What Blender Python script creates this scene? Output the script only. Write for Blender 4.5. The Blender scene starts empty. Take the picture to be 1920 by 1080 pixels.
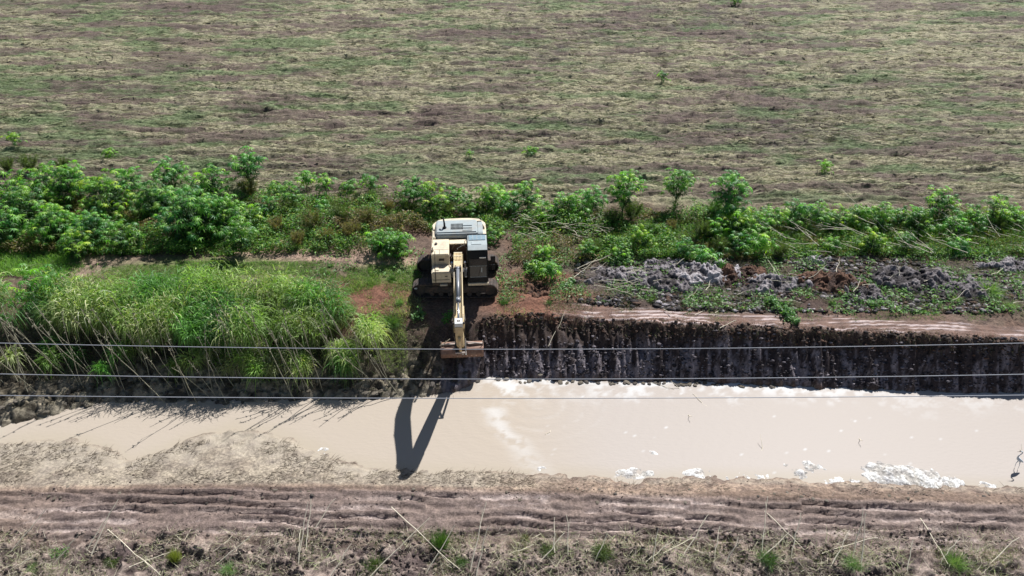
import bpy, bmesh, math, random
import numpy as np
from mathutils import Vector, Matrix

# ------------------------------------------------------------------ camera, sky, sun, exposure
S = bpy.context.scene
COL = S.collection
PITCH = math.radians(33.5); FPX = 1400.0; CAM = (0.0, -33.3, 20.8)
cd = bpy.data.cameras.new('camera'); cam = bpy.data.objects.new('camera', cd); COL.objects.link(cam)
cd.sensor_width = 36; cd.lens = 36 * FPX / 1920; cd.clip_start = .1; cd.clip_end = 3000
cam.location = CAM; cam.rotation_euler = (math.pi / 2 - PITCH, 0, 0)
S.camera = cam
SUN_EL = math.radians(50); SUN_AZ = math.radians(31.5)      # azimuth from +Y towards +X
world = bpy.data.worlds.new('World'); S.world = world; world.use_nodes = True
wn = world.node_tree
sky = wn.nodes.new('ShaderNodeTexSky'); sky.sky_type = 'NISHITA'; sky.sun_disc = False
sky.sun_elevation = SUN_EL; sky.sun_rotation = SUN_AZ; sky.air_density = 1.0; sky.dust_density = .6
bg = wn.nodes['Background']; bg.inputs[1].default_value = .05
wn.links.new(sky.outputs[0], bg.inputs[0])
sd = bpy.data.lights.new('sun', 'SUN'); sun = bpy.data.objects.new('sun', sd); COL.objects.link(sun)
sd.energy = 5.0; sd.angle = math.radians(.5); sd.color = (1, .985, .965)
sdir = Vector((math.cos(SUN_EL) * math.sin(SUN_AZ), math.cos(SUN_EL) * math.cos(SUN_AZ), math.sin(SUN_EL)))
sun.rotation_euler = sdir.to_track_quat('Z', 'Y').to_euler(); sun.location = (20, 30, 40)
S.view_settings.view_transform = 'Standard'; S.view_settings.look = 'None'
S.view_settings.exposure = .6; S.view_settings.gamma = 1; S.view_settings.use_curve_mapping = False

random.seed(7); RS = np.random.RandomState(11)
CP, SP = math.cos(PITCH), math.sin(PITCH)

def P(px, py, z=0.0):
    """where a line of sight meets the level z (used to lay the site plan out)"""
    px = np.asarray(px, float); py = np.asarray(py, float)
    u = (px - 960) / FPX; v = (540 - py) / FPX
    dy = CP + v * SP; dz = -SP + v * CP
    t = (z - CAM[2]) / dz
    return u * t, CAM[1] + dy * t
def PXS(y, z=0.0): return FPX / ((y - CAM[1]) * CP + (CAM[2] - z) * SP)

# ------------------------------------------------------------------ noise
def vn(x, y, seed):
    t = np.random.RandomState(seed).rand(256, 256)
    xi = np.floor(x).astype(np.int64); yi = np.floor(y).astype(np.int64)
    xf = x - xi; yf = y - yi
    xf = xf * xf * (3 - 2 * xf); yf = yf * yf * (3 - 2 * yf)
    a, b, c, d = xi & 255, (xi + 1) & 255, yi & 255, (yi + 1) & 255
    return (t[c, a] * (1 - xf) + t[c, b] * xf) * (1 - yf) + (t[d, a] * (1 - xf) + t[d, b] * xf) * yf
def fbm(x, y, seed, o=4, g=.5):
    r = 0; w = 1; s = 0
    for i in range(o):
        r = r + w * vn(x * 2 ** i + 13.7 * i, y * 2 ** i + 5.1 * i, seed + i); s += w; w *= g
    return r / s
def ss(a, b, x):
    t = np.clip((x - a) / (b - a), 0, 1); return t * t * (3 - 2 * t)
def mix(a, b, t): return a + (b - a) * t

# ------------------------------------------------------------------ materials
def nt(name):
    m = bpy.data.materials.new(name); m.use_nodes = True
    return m, m.node_tree, m.node_tree.nodes['Principled BSDF']
def noise_node(t, scale, detail=4, vec=None, rough=.6):
    n = t.nodes.new('ShaderNodeTexNoise'); n.inputs['Scale'].default_value = scale
    n.inputs['Detail'].default_value = detail; n.inputs['Roughness'].default_value = rough
    if vec is not None: t.links.new(vec, n.inputs['Vector'])
    return n
def mapping(t, scale=(1, 1, 1), coord='Object'):
    tc = t.nodes.new('ShaderNodeTexCoord'); mp = t.nodes.new('ShaderNodeMapping')
    mp.inputs['Scale'].default_value = scale; t.links.new(tc.outputs[coord], mp.inputs[0]); return mp.outputs[0]
def ramp(t, fac, stops):
    r = t.nodes.new('ShaderNodeValToRGB'); t.links.new(fac, r.inputs[0])
    e = r.color_ramp.elements
    while len(e) < len(stops): e.new(.5)
    for el, (p, c) in zip(e, stops): el.position = p; el.color = (*c, 1) if len(c) == 3 else c
    return r.outputs[0]
def mulc(t, a, b, fac=1.0):
    m = t.nodes.new('ShaderNodeMix'); m.data_type = 'RGBA'; m.blend_type = 'MULTIPLY'; m.inputs[0].default_value = fac
    t.links.new(a, m.inputs[6]); t.links.new(b, m.inputs[7]); return m.outputs[2]
def mixc(t, a, b, fac):
    m = t.nodes.new('ShaderNodeMix'); m.data_type = 'RGBA'
    t.links.new(fac, m.inputs[0]); t.links.new(a, m.inputs[6])
    if hasattr(b, 'default_value'): t.links.new(b, m.inputs[7])
    else: m.inputs[7].default_value = (*b, 1)
    return m.outputs[2]
def bump(t, h, b, strength=.5, dist=.05):
    n = t.nodes.new('ShaderNodeBump'); n.inputs['Strength'].default_value = strength; n.inputs['Distance'].default_value = dist
    t.links.new(h, n.inputs['Height']); t.links.new(n.outputs[0], b.inputs['Normal'])
def attr(t, name='Col'):
    a = t.nodes.new('ShaderNodeAttribute'); a.attribute_name = name; return a

def mat_earth(name='earth', rough=.9, bs=.7, scale=9, wet=False):
    m, t, b = nt(name)
    a = attr(t)
    v = mapping(t)
    n1 = noise_node(t, scale, 6, v, .7); n2 = noise_node(t, scale * .22, 4, v)
    g1 = ramp(t, n1.outputs[0], [(.3, (.38, .37, .37)), (.5, (.95, .94, .93)), (.7, (1.65, 1.62, 1.6))])
    g2 = ramp(t, n2.outputs[0], [(.3, (.78, .77, .79)), (.7, (1.22, 1.22, 1.18))])
    c1 = mulc(t, a.outputs[0], g2); c2 = mulc(t, c1, g1)
    sm_ = t.nodes.new('ShaderNodeMapRange'); t.links.new(a.outputs['Alpha'], sm_.inputs[0]); sm_.inputs[1].default_value = .3; sm_.inputs[2].default_value = .9; sm_.inputs[3].default_value = 0; sm_.inputs[4].default_value = .8
    mm = t.nodes.new('ShaderNodeMix'); mm.data_type = 'RGBA'; t.links.new(sm_.outputs[0], mm.inputs[0]); t.links.new(c2, mm.inputs[6]); t.links.new(c1, mm.inputs[7])
    t.links.new(mm.outputs[2], b.inputs['Base Color'])
    # the attribute's alpha holds how wet the ground is
    r = t.nodes.new('ShaderNodeMapRange'); t.links.new(a.outputs['Alpha'], r.inputs[0])
    r.inputs[3].default_value = rough; r.inputs[4].default_value = .3; t.links.new(r.outputs[0], b.inputs['Roughness'])
    n3 = noise_node(t, scale * 2.2, 5, v, .65)
    bump(t, n3.outputs[0], b, bs, .06)
    b.inputs['Specular IOR Level'].default_value = .22
    return m
def mat_plain(name, col, rough=.5, metal=0., var=.15, scale=6, dirt=None, spec=.5, bs=0.0):
    m, t, b = nt(name)
    v = mapping(t)
    n = noise_node(t, scale, 5, v)
    c0 = tuple(x * (1 - var) for x in col); c1 = tuple(min(1, x * (1 + var)) for x in col)
    c = ramp(t, n.outputs[0], [(.3, c0), (.7, c1)])
    if dirt:
        n2 = noise_node(t, scale * .35, 6, v, .75)
        f = ramp(t, n2.outputs[0], [(.48, (0, 0, 0)), (.68, (1, 1, 1))])
        c = mixc(t, c, dirt, f)
    t.links.new(c, b.inputs['Base Color']); b.inputs['Roughness'].default_value = rough
    b.inputs['Metallic'].default_value = metal; b.inputs['Specular IOR Level'].default_value = spec
    if bs: bump(t, n.outputs[0], b, bs, .03)
    return m
def mat_leaf(name, attrib=True, cols=None, trans=.45, rough=.4, spec=.5, tgain=(1.3, 1.5, .5)):
    """thin leaf: glossy surface plus light coming through it"""
    m, t, b = nt(name)
    if attrib: c = attr(t).outputs[0]
    else:
        oi = t.nodes.new('ShaderNodeObjectInfo')
        c = mulc(t, ramp(t, oi.outputs['Random'], cols), oi.outputs['Color'])
    t.links.new(c, b.inputs['Base Color']); b.inputs['Roughness'].default_value = rough
    b.inputs['Specular IOR Level'].default_value = spec
    tr = t.nodes.new('ShaderNodeBsdfTranslucent')
    k = t.nodes.new('ShaderNodeRGB'); k.outputs[0].default_value = (*tgain, 1)
    t.links.new(mulc(t, c, k.outputs[0]), tr.inputs[0])
    mx = t.nodes.new('ShaderNodeMixShader'); mx.inputs[0].default_value = trans
    t.links.new(b.outputs[0], mx.inputs[1]); t.links.new(tr.outputs[0], mx.inputs[2])
    t.links.new(mx.outputs[0], t.nodes['Material Output'].inputs[0])
    return m
M = {}
M['earth'] = mat_earth()
M['heap'] = mat_earth('heap_soil', .8, .9, 14)
M['foam'] = mat_earth('foam_clay', .55, .8, 10)
M['blade'] = mat_leaf('grass_blade', True, trans=.4, rough=.5, spec=.35)
M['straw'] = mat_leaf('dry_straw', True, trans=.15, rough=.75, spec=.2, tgain=(1, 1, .9))
M['leaf'] = mat_leaf('castor_leaf', False, [(0, (.05, .16, .04)), (.3, (.10, .26, .05)), (.65, (.18, .37, .05)), (1, (.36, .50, .07))], trans=.48, rough=.42, spec=.6, tgain=(1.4, 1.9, .5))
M['foliage'] = mat_leaf('foliage', True, trans=.42, rough=.5, spec=.3)
M['stem'] = mat_plain('green_stem', (.16, .2, .08), .7)
M['drystem'] = mat_plain('dry_stem', (.42, .36, .25), .8, var=.3, scale=3)
M['greystem'] = mat_plain('grey_stem', (.3, .28, .2), .8, var=.35, scale=2)
M['yellow'] = mat_plain('machine_yellow', (.56, .43, .23), .55, var=.08, scale=4, dirt=(.3, .24, .17))
M['cream'] = mat_plain('faded_machine_yellow', (.62, .53, .38), .6, var=.08, scale=5, dirt=(.42, .34, .25))
M['hood'] = mat_plain('grey_hood', (.29, .33, .335), .5, var=.1, scale=5, dirt=(.3, .29, .26))
M['roof'] = mat_plain('grey_cab_roof', (.31, .355, .36), .5, var=.1, scale=5, dirt=(.28, .29, .28))
M['black'] = mat_plain('black_paint', (.010, .011, .013), .55, var=.2, spec=.2)
M['dark'] = mat_plain('oily_dark_steel', (.03, .025, .022), .6, var=.3, dirt=(.09, .06, .045))
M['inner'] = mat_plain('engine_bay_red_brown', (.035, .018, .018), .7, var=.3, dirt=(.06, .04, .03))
M['track'] = mat_plain('muddy_track_steel', (.06, .048, .042), .8, var=.3, scale=8, dirt=(.16, .1, .07), bs=.4)
M['chrome'] = mat_plain('chrome_rod', (.72, .72, .74), .25, metal=.9, var=.03)
M['barrel'] = mat_plain('grey_cylinder_barrel', (.2, .21, .23), .4, var=.1, metal=.2)
M['glass'] = mat_plain('dark_cab_glass', (.008, .012, .013), .08, var=.1, spec=.6)
M['hatch'] = mat_plain('roof_window', (.22, .3, .34), .12, var=.15, spec=.8, scale=10)
M['white'] = mat_plain('white_paint', (.72, .72, .68), .5, var=.05)
M['bucket'] = mat_plain('muddy_bucket_steel', (.22, .12, .08), .65, var=.2, scale=5, dirt=(.3, .2, .15), bs=.2)
M['rust'] = mat_plain('worn_steel_edge', (.42, .36, .32), .5, metal=.4, var=.2)
M['wire'] = mat_plain('aluminium_wire', (.46, .47, .5), .35, metal=.3, var=.05)

# ------------------------------------------------------------------ mesh helpers
def mk(name, V, faces, m, parent=None, col=None, smooth=False, link=True):
    """faces: list of integer arrays (n, k)"""
    me = bpy.data.meshes.new(name)
    V = np.asarray(V, np.float32)
    me.vertices.add(len(V)); me.vertices.foreach_set('co', V.ravel())
    idx = np.concatenate([f.ravel() for f in faces]).astype(np.int32)
    tot = np.concatenate([np.full(len(f), f.shape[1]) for f in faces]).astype(np.int32)
    st = np.concatenate([[0], np.cumsum(tot)[:-1]]).astype(np.int32)
    me.loops.add(len(idx)); me.loops.foreach_set('vertex_index', idx)
    me.polygons.add(len(tot)); me.polygons.foreach_set('loop_start', st); me.polygons.foreach_set('loop_total', tot)
    if smooth: me.polygons.foreach_set('use_smooth', np.ones(len(tot), bool))
    if col is not None:
        a = me.color_attributes.new('Col', 'FLOAT_COLOR', 'POINT')
        c = np.ones((len(V), 4), np.float32); c[:, :col.shape[1]] = col
        a.data.foreach_set('color', c.ravel())
    me.update(calc_edges=True)
    if m is not None: me.materials.append(m)
    o = bpy.data.objects.new(name, me)
    if link: COL.objects.link(o)
    if parent is not None: o.parent = parent
    return o
def tag(o, label=None, cat=None, group=None, kind=None):
    if label: o['label'] = label
    if cat: o['category'] = cat
    if group: o['group'] = group
    if kind: o['kind'] = kind
    return o
def empty(name, loc=(0, 0, 0), rz=0):
    o = bpy.data.objects.new(name, None); COL.objects.link(o); o.location = loc; o.rotation_euler = (0, 0, rz)
    o.empty_display_size = .2
    return o
def copy_tree(o, parent=None):
    c = o.copy(); COL.objects.link(c)
    if parent is not None: c.parent = parent
    for ch in CH.get(o.name, []): copy_tree(ch, c)
    return c
CH = {}
def kids(o):
    """remember the children of a prototype once (o.children is slow in a large file)"""
    CH[o.name] = list(o.children)
    for c in CH[o.name]: kids(c)

class MB:
    """collects shapes into one mesh"""
    def __init__(s): s.bm = bmesh.new()
    def box(s, a, b, bev=.015, rot=None, seg=1):
        a, b = Vector(a), Vector(b)
        r = bmesh.ops.create_cube(s.bm, size=1)
        vs = r['verts']; c = (a + b) / 2; d = b - a
        for v in vs: v.co = Vector((v.co.x * d.x, v.co.y * d.y, v.co.z * d.z))
        if bev:
            es = list({e for v in vs for e in v.link_edges})
            rr = bmesh.ops.bevel(s.bm, geom=es, offset=min(bev, .45 * min(abs(x) for x in d)), segments=seg, affect='EDGES')
            vs = list({v for f in rr['faces'] for v in f.verts} | {v for v in vs if v.is_valid})
        for v in vs:
            if rot is not None: v.co = rot @ v.co
            v.co += c
        return s
    def tube(s, pts, r, n=10, caps=True, r2=None):
        pts = [Vector(p) for p in pts]; rings = []
        for i, p in enumerate(pts):
            d = (pts[min(i + 1, len(pts) - 1)] - pts[max(i - 1, 0)]).normalized()
            u = d.orthogonal().normalized() if i == 0 else (u - d * u.dot(d)).normalized()
            w = d.cross(u); rr = r if r2 is None else r + (r2 - r) * i / (len(pts) - 1)
            rings.append([s.bm.verts.new(p + (u * math.cos(2 * math.pi * k / n) + w * math.sin(2 * math.pi * k / n)) * rr) for k in range(n)])
        for a, b in zip(rings, rings[1:]):
            for k in range(n): s.bm.faces.new((a[k], a[(k + 1) % n], b[(k + 1) % n], b[k]))
        if caps: s.bm.faces.new(rings[0][::-1]); s.bm.faces.new(rings[-1])
        return s
    def prism(s, prof, x0, x1, bev=0.0):
        """profile in (y, z) pushed from x0 to x1"""
        a = [s.bm.verts.new((x0, y, z)) for y, z in prof]; b = [s.bm.verts.new((x1, y, z)) for y, z in prof]
        n = len(prof); fs = []
        for k in range(n): fs.append(s.bm.faces.new((a[k], a[(k + 1) % n], b[(k + 1) % n], b[k])))
        fs.append(s.bm.faces.new(a[::-1])); fs.append(s.bm.faces.new(b))
        if bev: bmesh.ops.bevel(s.bm, geom=list({e for f in fs for e in f.edges}), offset=bev, segments=2, affect='EDGES')
        return s
    def plan(s, prof, z0, z1, bev=0.0):
        """profile in (x, y) pushed from z0 to z1"""
        a = [s.bm.verts.new((x, y, z0)) for x, y in prof]; b = [s.bm.verts.new((x, y, z1)) for x, y in prof]
        n = len(prof); fs = []
        for k in range(n): fs.append(s.bm.faces.new((a[k], a[(k + 1) % n], b[(k + 1) % n], b[k])))
        fs.append(s.bm.faces.new(a[::-1])); top = s.bm.faces.new(b); fs.append(top)
        if bev: bmesh.ops.bevel(s.bm, geom=list(top.edges), offset=bev, segments=3, affect='EDGES')
        return s
    def build(s, name, m, parent=None, smooth=False):
        bmesh.ops.recalc_face_normals(s.bm, faces=s.bm.faces)
        me = bpy.data.meshes.new(name); s.bm.to_mesh(me); s.bm.free(); me.materials.append(m)
        if smooth:
            for p in me.polygons: p.use_smooth = True
        o = bpy.data.objects.new(name, me); COL.objects.link(o)
        if parent is not None: o.parent = parent
        return o

# ------------------------------------------------------------------ ground: one sheet from the machine to the horizon
def curve(pts, z):
    a = np.array(pts, float); x, y = P(a[:, 0], a[:, 1], z); i = np.argsort(x)
    return lambda q: np.interp(q, x[i], y[i])
WZ = -2.25
cG = curve([(-300, 800), (0, 803), (60, 792), (110, 778), (200, 757), (400, 757), (700, 752), (800, 746), (860, 730), (905, 708), (1000, 708), (1200, 712), (1400, 716), (1500, 722), (1600, 728), (1800, 735), (1920, 735), (2200, 740)], WZ)
cE = curve([(-300, 860), (0, 835), (60, 828), (150, 830), (200, 846), (240, 868), (290, 855), (330, 835), (430, 806), (520, 818), (600, 850), (640, 872), (700, 884), (850, 890), (960, 893), (1100, 897), (1200, 907), (1300, 900), (1500, 905), (1700, 912), (1920, 922), (2200, 930)], WZ)
cW = curve([(-300, 604), (880, 604), (920, 598), (1000, 594), (1100, 598), (1300, 612), (1500, 618), (1700, 628), (1920, 642), (2300, 650)], -.2)
cD = curve([(-300, 918), (0, 915), (500, 908), (960, 915), (1400, 926), (1920, 938), (2300, 940)], -1.7)
def leftness(x): return 1 - ss(-4.6, -2.6, x)
def profile(x, y):
    """height of the ground before the small relief; x (n,), y (m,) -> (m, n)"""
    wl = leftness(x)
    yG = cG(x); yE = cE(x); yW = mix(cW(x) + .5 * (fbm(x * .35, x * 0, 47, 3) - .5) + .18 * (fbm(x * 1.6, x * 0, 48, 2) - .5), -5.3, wl); yD = cD(x)
    nE = np.minimum(yE, yG - 1.2)
    yT = yG + mix(.08, .75, wl); zT = mix(-2.12, -1.85, wl)
    zW = mix(-.22, -.75, wl); yV = np.maximum(yW + mix(.9, 1.3, wl), -4.9 + 0 * x); zV = mix(-.03, -.05, wl)
    out = np.empty((len(y), len(x)), np.float32)
    gw = x + 1.1 * fbm(x * .7, x * 0 + 1.1, 55, 3); wn_ = .14 * np.abs(np.sin(gw * math.pi / .62)) ** .7 * (.2 + fbm(x * .7, x * 0 + 6, 57, 2)) + .22 * (fbm(x * 1.3, x * 0 + 3.3, 50, 3) - .5) + .5 * (fbm(x * .5, x * 0 + 4.3, 66, 3) - .5) + .3 * np.abs(fbm(x * 2.6, x * 0 + 9.3, 60, 3) - .5)
    for i in range(len(x)):
        ys = [-90, yD[i] - 5.0, yD[i] - 2.9, yD[i], nE[i] - .15, nE[i] + .6, (nE[i] + yG[i]) / 2, yG[i] - .05, yT[i], yW[i], yV[i], -3.2, 1.0, 9.0, 1200]
        zs = [-1.9, -1.75, -1.72, -1.7, -2.13, -2.45, -3.0, -2.4, zT[i], zW[i], zV[i], 0, .05, .25, .3]
        g = np.where((y > -9.5) & (y < -2.5), wn_[i] * (1 - wl[i]), 0) * ss(-8, -6.9, y) * (1 - ss(-5, -4.2, y))
        out[:, i] = np.interp(y + g, ys, zs)
    return out
def gr(lo, hi, step): return np.arange(lo, hi, step)
def grow(a, b, s, k=1.12):
    r = []; v = a
    while v < b: v += s; s *= k; r.append(v)
    return np.array(r)
xr = np.concatenate([gr(0, 27.5, .075), gr(27.5, 72, .3), grow(72, 900, .6)])
gx = np.concatenate([-xr[:0:-1], xr])
gy = np.concatenate([-grow(19, 60, .2, 1.2)[::-1], gr(-19, -3, .062), gr(-3, 10, .09), grow(10, 66, .12, 1.004), grow(66, 1100, .5, 1.13)])
gy = np.unique(gy)
X, Y = np.meshgrid(gx, gy)
Zb = profile(gx, gy)
wl_ = leftness(X)
YG, YE, YW, YD = (f(gx)[None, :] + 0 * X for f in (cG, cE, cW, cD))
# masks of the different grounds
m_field = ss(5.4, 7.6, Y + 1.3 * (fbm(X * .25, Y * .25, 3) - .5))
m_wall = (1 - wl_) * ss(-.25, .05, Y - YG) * (1 - ss(-.22, .0, Y - YW))
m_lslope = wl_ * ss(-.2, .1, Y - YG) * (1 - ss(-5.6, -4.6, Y))
m_near = 1 - ss(-.1, .5, Y - YE)                                    # everything on the near side of the water
m_rut = ss(.0, .35, YD - Y) * (1 - ss(2.15, 2.7, YD - Y + .5 * (fbm(X * .4, Y * .4, 8) - .5)))
m_debris = ss(2.1, 2.9, YD - Y + .5 * (fbm(X * .4, Y * .4, 8) - .5))
m_strip = (1 - wl_) * ss(-.05, .08, Y - YW) * (1 - ss(.75, 1.15, Y - YW + .5 * (fbm(X * .5, Y * .5, 9) - .5))) * ss(1.2, 4, X)
Z = Zb.astype(np.float64)
f1 = fbm(X * .9, Y * 1.5, 101, 4); f2 = fbm(X * 3.1, Y * 3.6, 120, 4, .6); f3 = fbm(X * .12, Y * .3, 140, 3)
# field: mown swaths, long lumps along X
fl = fbm(X * .62, Y * 1.35, 160, 5, .62); fr = fbm(X * .06, Y * .9, 175, 3)
near_fade = 1
lum = fbm(X * 1.5, Y * 2.1, 165, 4, .65)
yw = Y + .25 * (fbm(X * .15, Y * .1, 182, 2) - .5) + .012 * X
swt = 1 - np.abs(2 * fbm(X * .2, yw * 1.9, 184, 4, .6) - 1) * 2.2; sw2 = 1 - np.abs(2 * fbm(X * .45, yw * 3.8, 187, 3, .6) - 1) * 2.2
Z += m_field * (.22 * swt + .13 * sw2)
Z += m_field * ((fl - .5) * .38 + (fr - .5) * .25 + np.maximum(lum - .48, 0) * .45)
m_mid = (1 - m_field) * (1 - m_near) * ss(-.2, .2, Y - np.where(wl_ > .5, -4.8, YW + .9))
Z += m_mid * ((f1 - .5) * .22 + (f2 - .5) * .12) * (1 - .75 * np.exp(-((X + 2.6) / 2.6) ** 4 - ((Y + 1.5) / 2.2) ** 4))
# wall: rough clods and hanging crumbs
vst = fbm(X * 3.6, Y * .5, 192, 3, .6); blk = ss(.35, .7, fbm(X * .22, Y * .3, 197, 2))
Z += m_wall * ((f2 - .5) * .2 + (fbm(X * 3.2, Y * 1.5, 190, 4, .55) - .5) * .28 + (np.abs(vst - .5) - .12) * (1.0 - .3 * blk))
Z += (1 - wl_) * np.exp(-((Y - YW - .12) / .28) ** 2) * (fbm(X * 2.2, Y * 2, 198, 4, .6) - .35) * .42
# left slope: cracked lumps
cr = np.abs(fbm(X * 2.2, Y * 2.8, 200, 3) - .5) * 2
Z += m_lslope * (np.minimum(cr, .25) * .75 - .1 + (f2 - .5) * .15)
# near bank: wavy smears of the tracks
sg = X / 3.7 + .9 * (fbm(X * .2, Y * .8, 213, 2) - .5); sk = np.floor(sg).astype(int); sgr = np.random.RandomState(214).rand(4, 4096)
ph = (Y - YD) + .5 * (fbm(X * .45, Y * .4, 210, 3) - .5) + .035 * X + .30 * (sgr[0][sk % 4096] - .5) + (sg - sk - .5) * (sgr[1][sk % 4096] - .45) * .3
rid = np.sin(ph * 2 * math.pi / .43 + 2.5 * (fbm(X * .5, Y * .8, 220, 3) - .5)) * (.3 + 1.2 * ss(.42, .58, fbm(X * .35, Y * 1.8, 227, 3))) + 2.2 * (fbm(X * .55, Y * 2.6, 226, 5, .66) - .5) + 1.3 * (fbm(X * 2.4, Y * 6, 229, 4, .7) - .5)
rid = np.tanh(rid * 2.8) * .8
rm = ss(.36, .52, fbm(X * .3 + 4, Y * 1.2, 230, 3))
Z += m_rut * (np.clip(rid, -.8, 1.1) * .105 * (.3 + .7 * rm) + (f2 - .5) * .09)
Z += m_near * (1 - m_rut) * (1 - m_debris) * ((f2 - .5) * .09 + (f1 - .5) * .07)
Z += m_debris * ((f2 - .5) * .5 + (f1 - .5) * .3 + np.maximum(fbm(X * 6, Y * 6, 262, 3) - .5, 0) * .35)
# red strip along the cut: drag marks of the bucket
sp = Y - YW + .028 * (X + 3) * np.sin(X * .12 + 2) + .1 * np.sin(X * .6)
srid = .8 * np.sin(sp * 2 * math.pi / .24 + 8 * (fbm(X * .3, Y * .5, 240, 3) - .5)) + 3.2 * (fbm(X * .9, (Y + .06 * X) * 6, 243, 4) - .5)
Z += m_strip * srid * .02
shore = fbm(X * 1.6, Y * 1.6, 250, 4, .6)
Z += np.exp(-((Y - YE) / .8) ** 2) * (shore - .5) * .34
Z = np.where(m_rut + m_strip > .5, Z, Z)

# colours (what the ground is made of), alpha = wetness
def C(r, g, b): return np.array((r, g, b))[None, None, :]
def lay(base, c, m): return base * (1 - m[..., None]) + c * m[..., None]
def ell(px, py, rx, ry, z=0.0, soft=.35, jit=.5, seed=300):
    """a blotch of ground given by centre and size"""
    cx, cy = P(px, py, z); s = PXS(cy, z); dz = (CAM[2] - z); sn = dz / math.hypot(cy - CAM[1], dz)
    d = np.hypot((X - cx) / (rx / s), (Y - cy) / (ry / s / sn)) + jit * (fbm(X * 1.1, Y * 1.1, seed, 4) - .5)
    return 1 - ss(1 - soft, 1 + soft, d)
soil = C(.12, .084, .066); red = C(.125, .078, .059); purple = C(.13, .098, .092)
col = np.broadcast_to(soil, X.shape + (3,)).copy()
t = fbm(X * .5, Y * .9, 310, 4)
col = lay(col, C(.10, .075, .055), ss(.5, .7, t))
# field
fs = fbm(X * .45, Y * 1.1, 320, 5, .62); fb = fbm(X * .05, Y * .11, 330, 3); fg = fbm(X * .2, Y * .7, 340, 5, .62)
fmix = fs * .35 + fl * .25 + .16 * swt + .10 * sw2 + .08 + (fb - .5) * .35
fcol = mix(C(.062, .05, .047), C(.275, .255, .17), ss(.32, .6, fmix)[..., None])
fcol = lay(fcol, C(.10, .145, .065), ss(.50, .66, fg + .07 * ss(15, -40, X)) * .75)
fcol = lay(fcol, C(.095, .066, .062), ss(.50, .60, fbm(X * .16, Y * .7, 350, 5, .62)) * .8)
col = lay(col, fcol, m_field)
# soils round the machine, on the path and along the cut
col = lay(col, red, (1 - m_field) * ss(.46, .6, fbm(X * .8, Y * .8, 360, 3)) * .8)
col = lay(col, C(.36, .25, .2), ell(560, 478, 170, 14, seed=371) * .9)
col = lay(col, C(.33, .235, .18), ell(715, 492, 60, 12, seed=372))
col = lay(col, C(.28, .2, .16), ell(160, 500, 120, 18, seed=373) * .8)
col = lay(col, C(.16, .075, .05), ell(690, 560, 90, 45, seed=374) * .9)
col = lay(col, C(.19, .09, .06), ell(1020, 555, 110, 45, seed=375) * .9)
for q_, (a_, b_2, w_, h_, c_) in enumerate(((1190, 520, 110, 40, (.10, .085, .085)), (1330, 525, 130, 42, (.13, .115, .118)), (1470, 535, 110, 40, (.065, .05, .048)), (1580, 540, 110, 36, (.085, .05, .038)), (1720, 535, 130, 42, (.06, .048, .048)), (1860, 530, 120, 42, (.09, .072, .068)), (1500, 565, 420, 14, (.07, .048, .04)))): col = lay(col, C(*c_), ell(a_, b_2, w_, h_, seed=420 + q_, jit=1.0) * .85)
grass_c = C(.1, .14, .045)
m_lawn = np.clip(ell(400, 505, 200, 22, seed=376) + ell(60, 460, 130, 36, seed=377) + ell(720, 515, 70, 20, seed=378), 0, 1)
col = lay(col, grass_c, m_lawn * .7 * (1 - m_near))
# cut wall: dark wet clay, light on ridges and shade below the lip painted in
wc = mix(C(.042, .031, .032), C(.21, .185, .205), ss(.50, .64, fbm(X * 4.5, Y * 1.1, 380, 4, .65) * .6 + fbm(X * 4, Y * 5, 385, 4, .7) * .4 + .10 * (1 - ss(0, 1.4, Y - YG)) - .06 * ss(8, 16, X))[..., None])
wc = lay(wc, C(.055, .036, .028), ss(.8, 1.4, Y - YG) * .85)
col = lay(col, wc, m_wall)
# strip: red soil, wet shine of the drag marks painted as pale streaks
stc = mix(C(.14, .075, .052), C(.5, .4, .385), (ss(.25, .8, srid) * ss(.50, .62, fbm(X * .35 + 7, Y * 1.6, 390, 3) + .012 * np.clip(X, 0, 20)))[..., None])
col = lay(col, stc, m_strip)
# left slope
lc = mix(C(.06, .05, .035), C(.24, .21, .155), ss(.36, .6, f2)[..., None] * ss(2.3, .9, Y - YG)[..., None])
col = lay(col, lc, m_lslope)
# near side
nc = mix(C(.17, .122, .095), C(.29, .215, .165), ss(.4, .62, fbm(X * .5, Y * 1.6, 400, 4))[..., None])
silt = C(.30, .258, .205)
nc = lay(nc, mix(silt, C(.21, .175, .14), ss(.45, .7, f2 * .4 + f1 * .6)[..., None]), ss(-.15, .25, Y - YD) * (1 - ss(-2, 4, X)) )
nc = lay(nc, C(.17, .125, .1), ss(-.1, .2, Y - YD) * ss(-2, 4, X) * ss(.45, .6, f2))
rc = mix(C(.17, .128, .112), C(.33, .268, .245), ss(.35, .8, -rid * .45 + .5)[..., None] * ss(.44, .58, fbm(X * .4, Y * 1.1, 410, 4))[..., None])
rc = lay(rc, C(.2, .145, .11), ss(.5, .7, fbm(X * .15, Y * .2, 415, 2)) * .4)
m_silt = ss(-.3, .3, Y - YD) * (1 - ss(-3, 1, X)) * (1 - ss(.12, .5, Z - WZ + .5 * (shore - .5)))
nc = lay(nc, C(.335, .29, .235), m_silt * .85)
nc = lay(nc, C(.33, .28, .225), np.exp(-((Y - YE + .1) / .3) ** 2) * ss(.4, .6, shore) * .7)
nc = lay(nc, rc, m_rut)
dc = mix(C(.09, .066, .062), C(.27, .215, .185), ss(.4, .62, f2 * .6 + f1 * .4)[..., None])
nc = lay(nc, dc, m_debris)
col = lay(col, nc, m_near)
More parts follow.
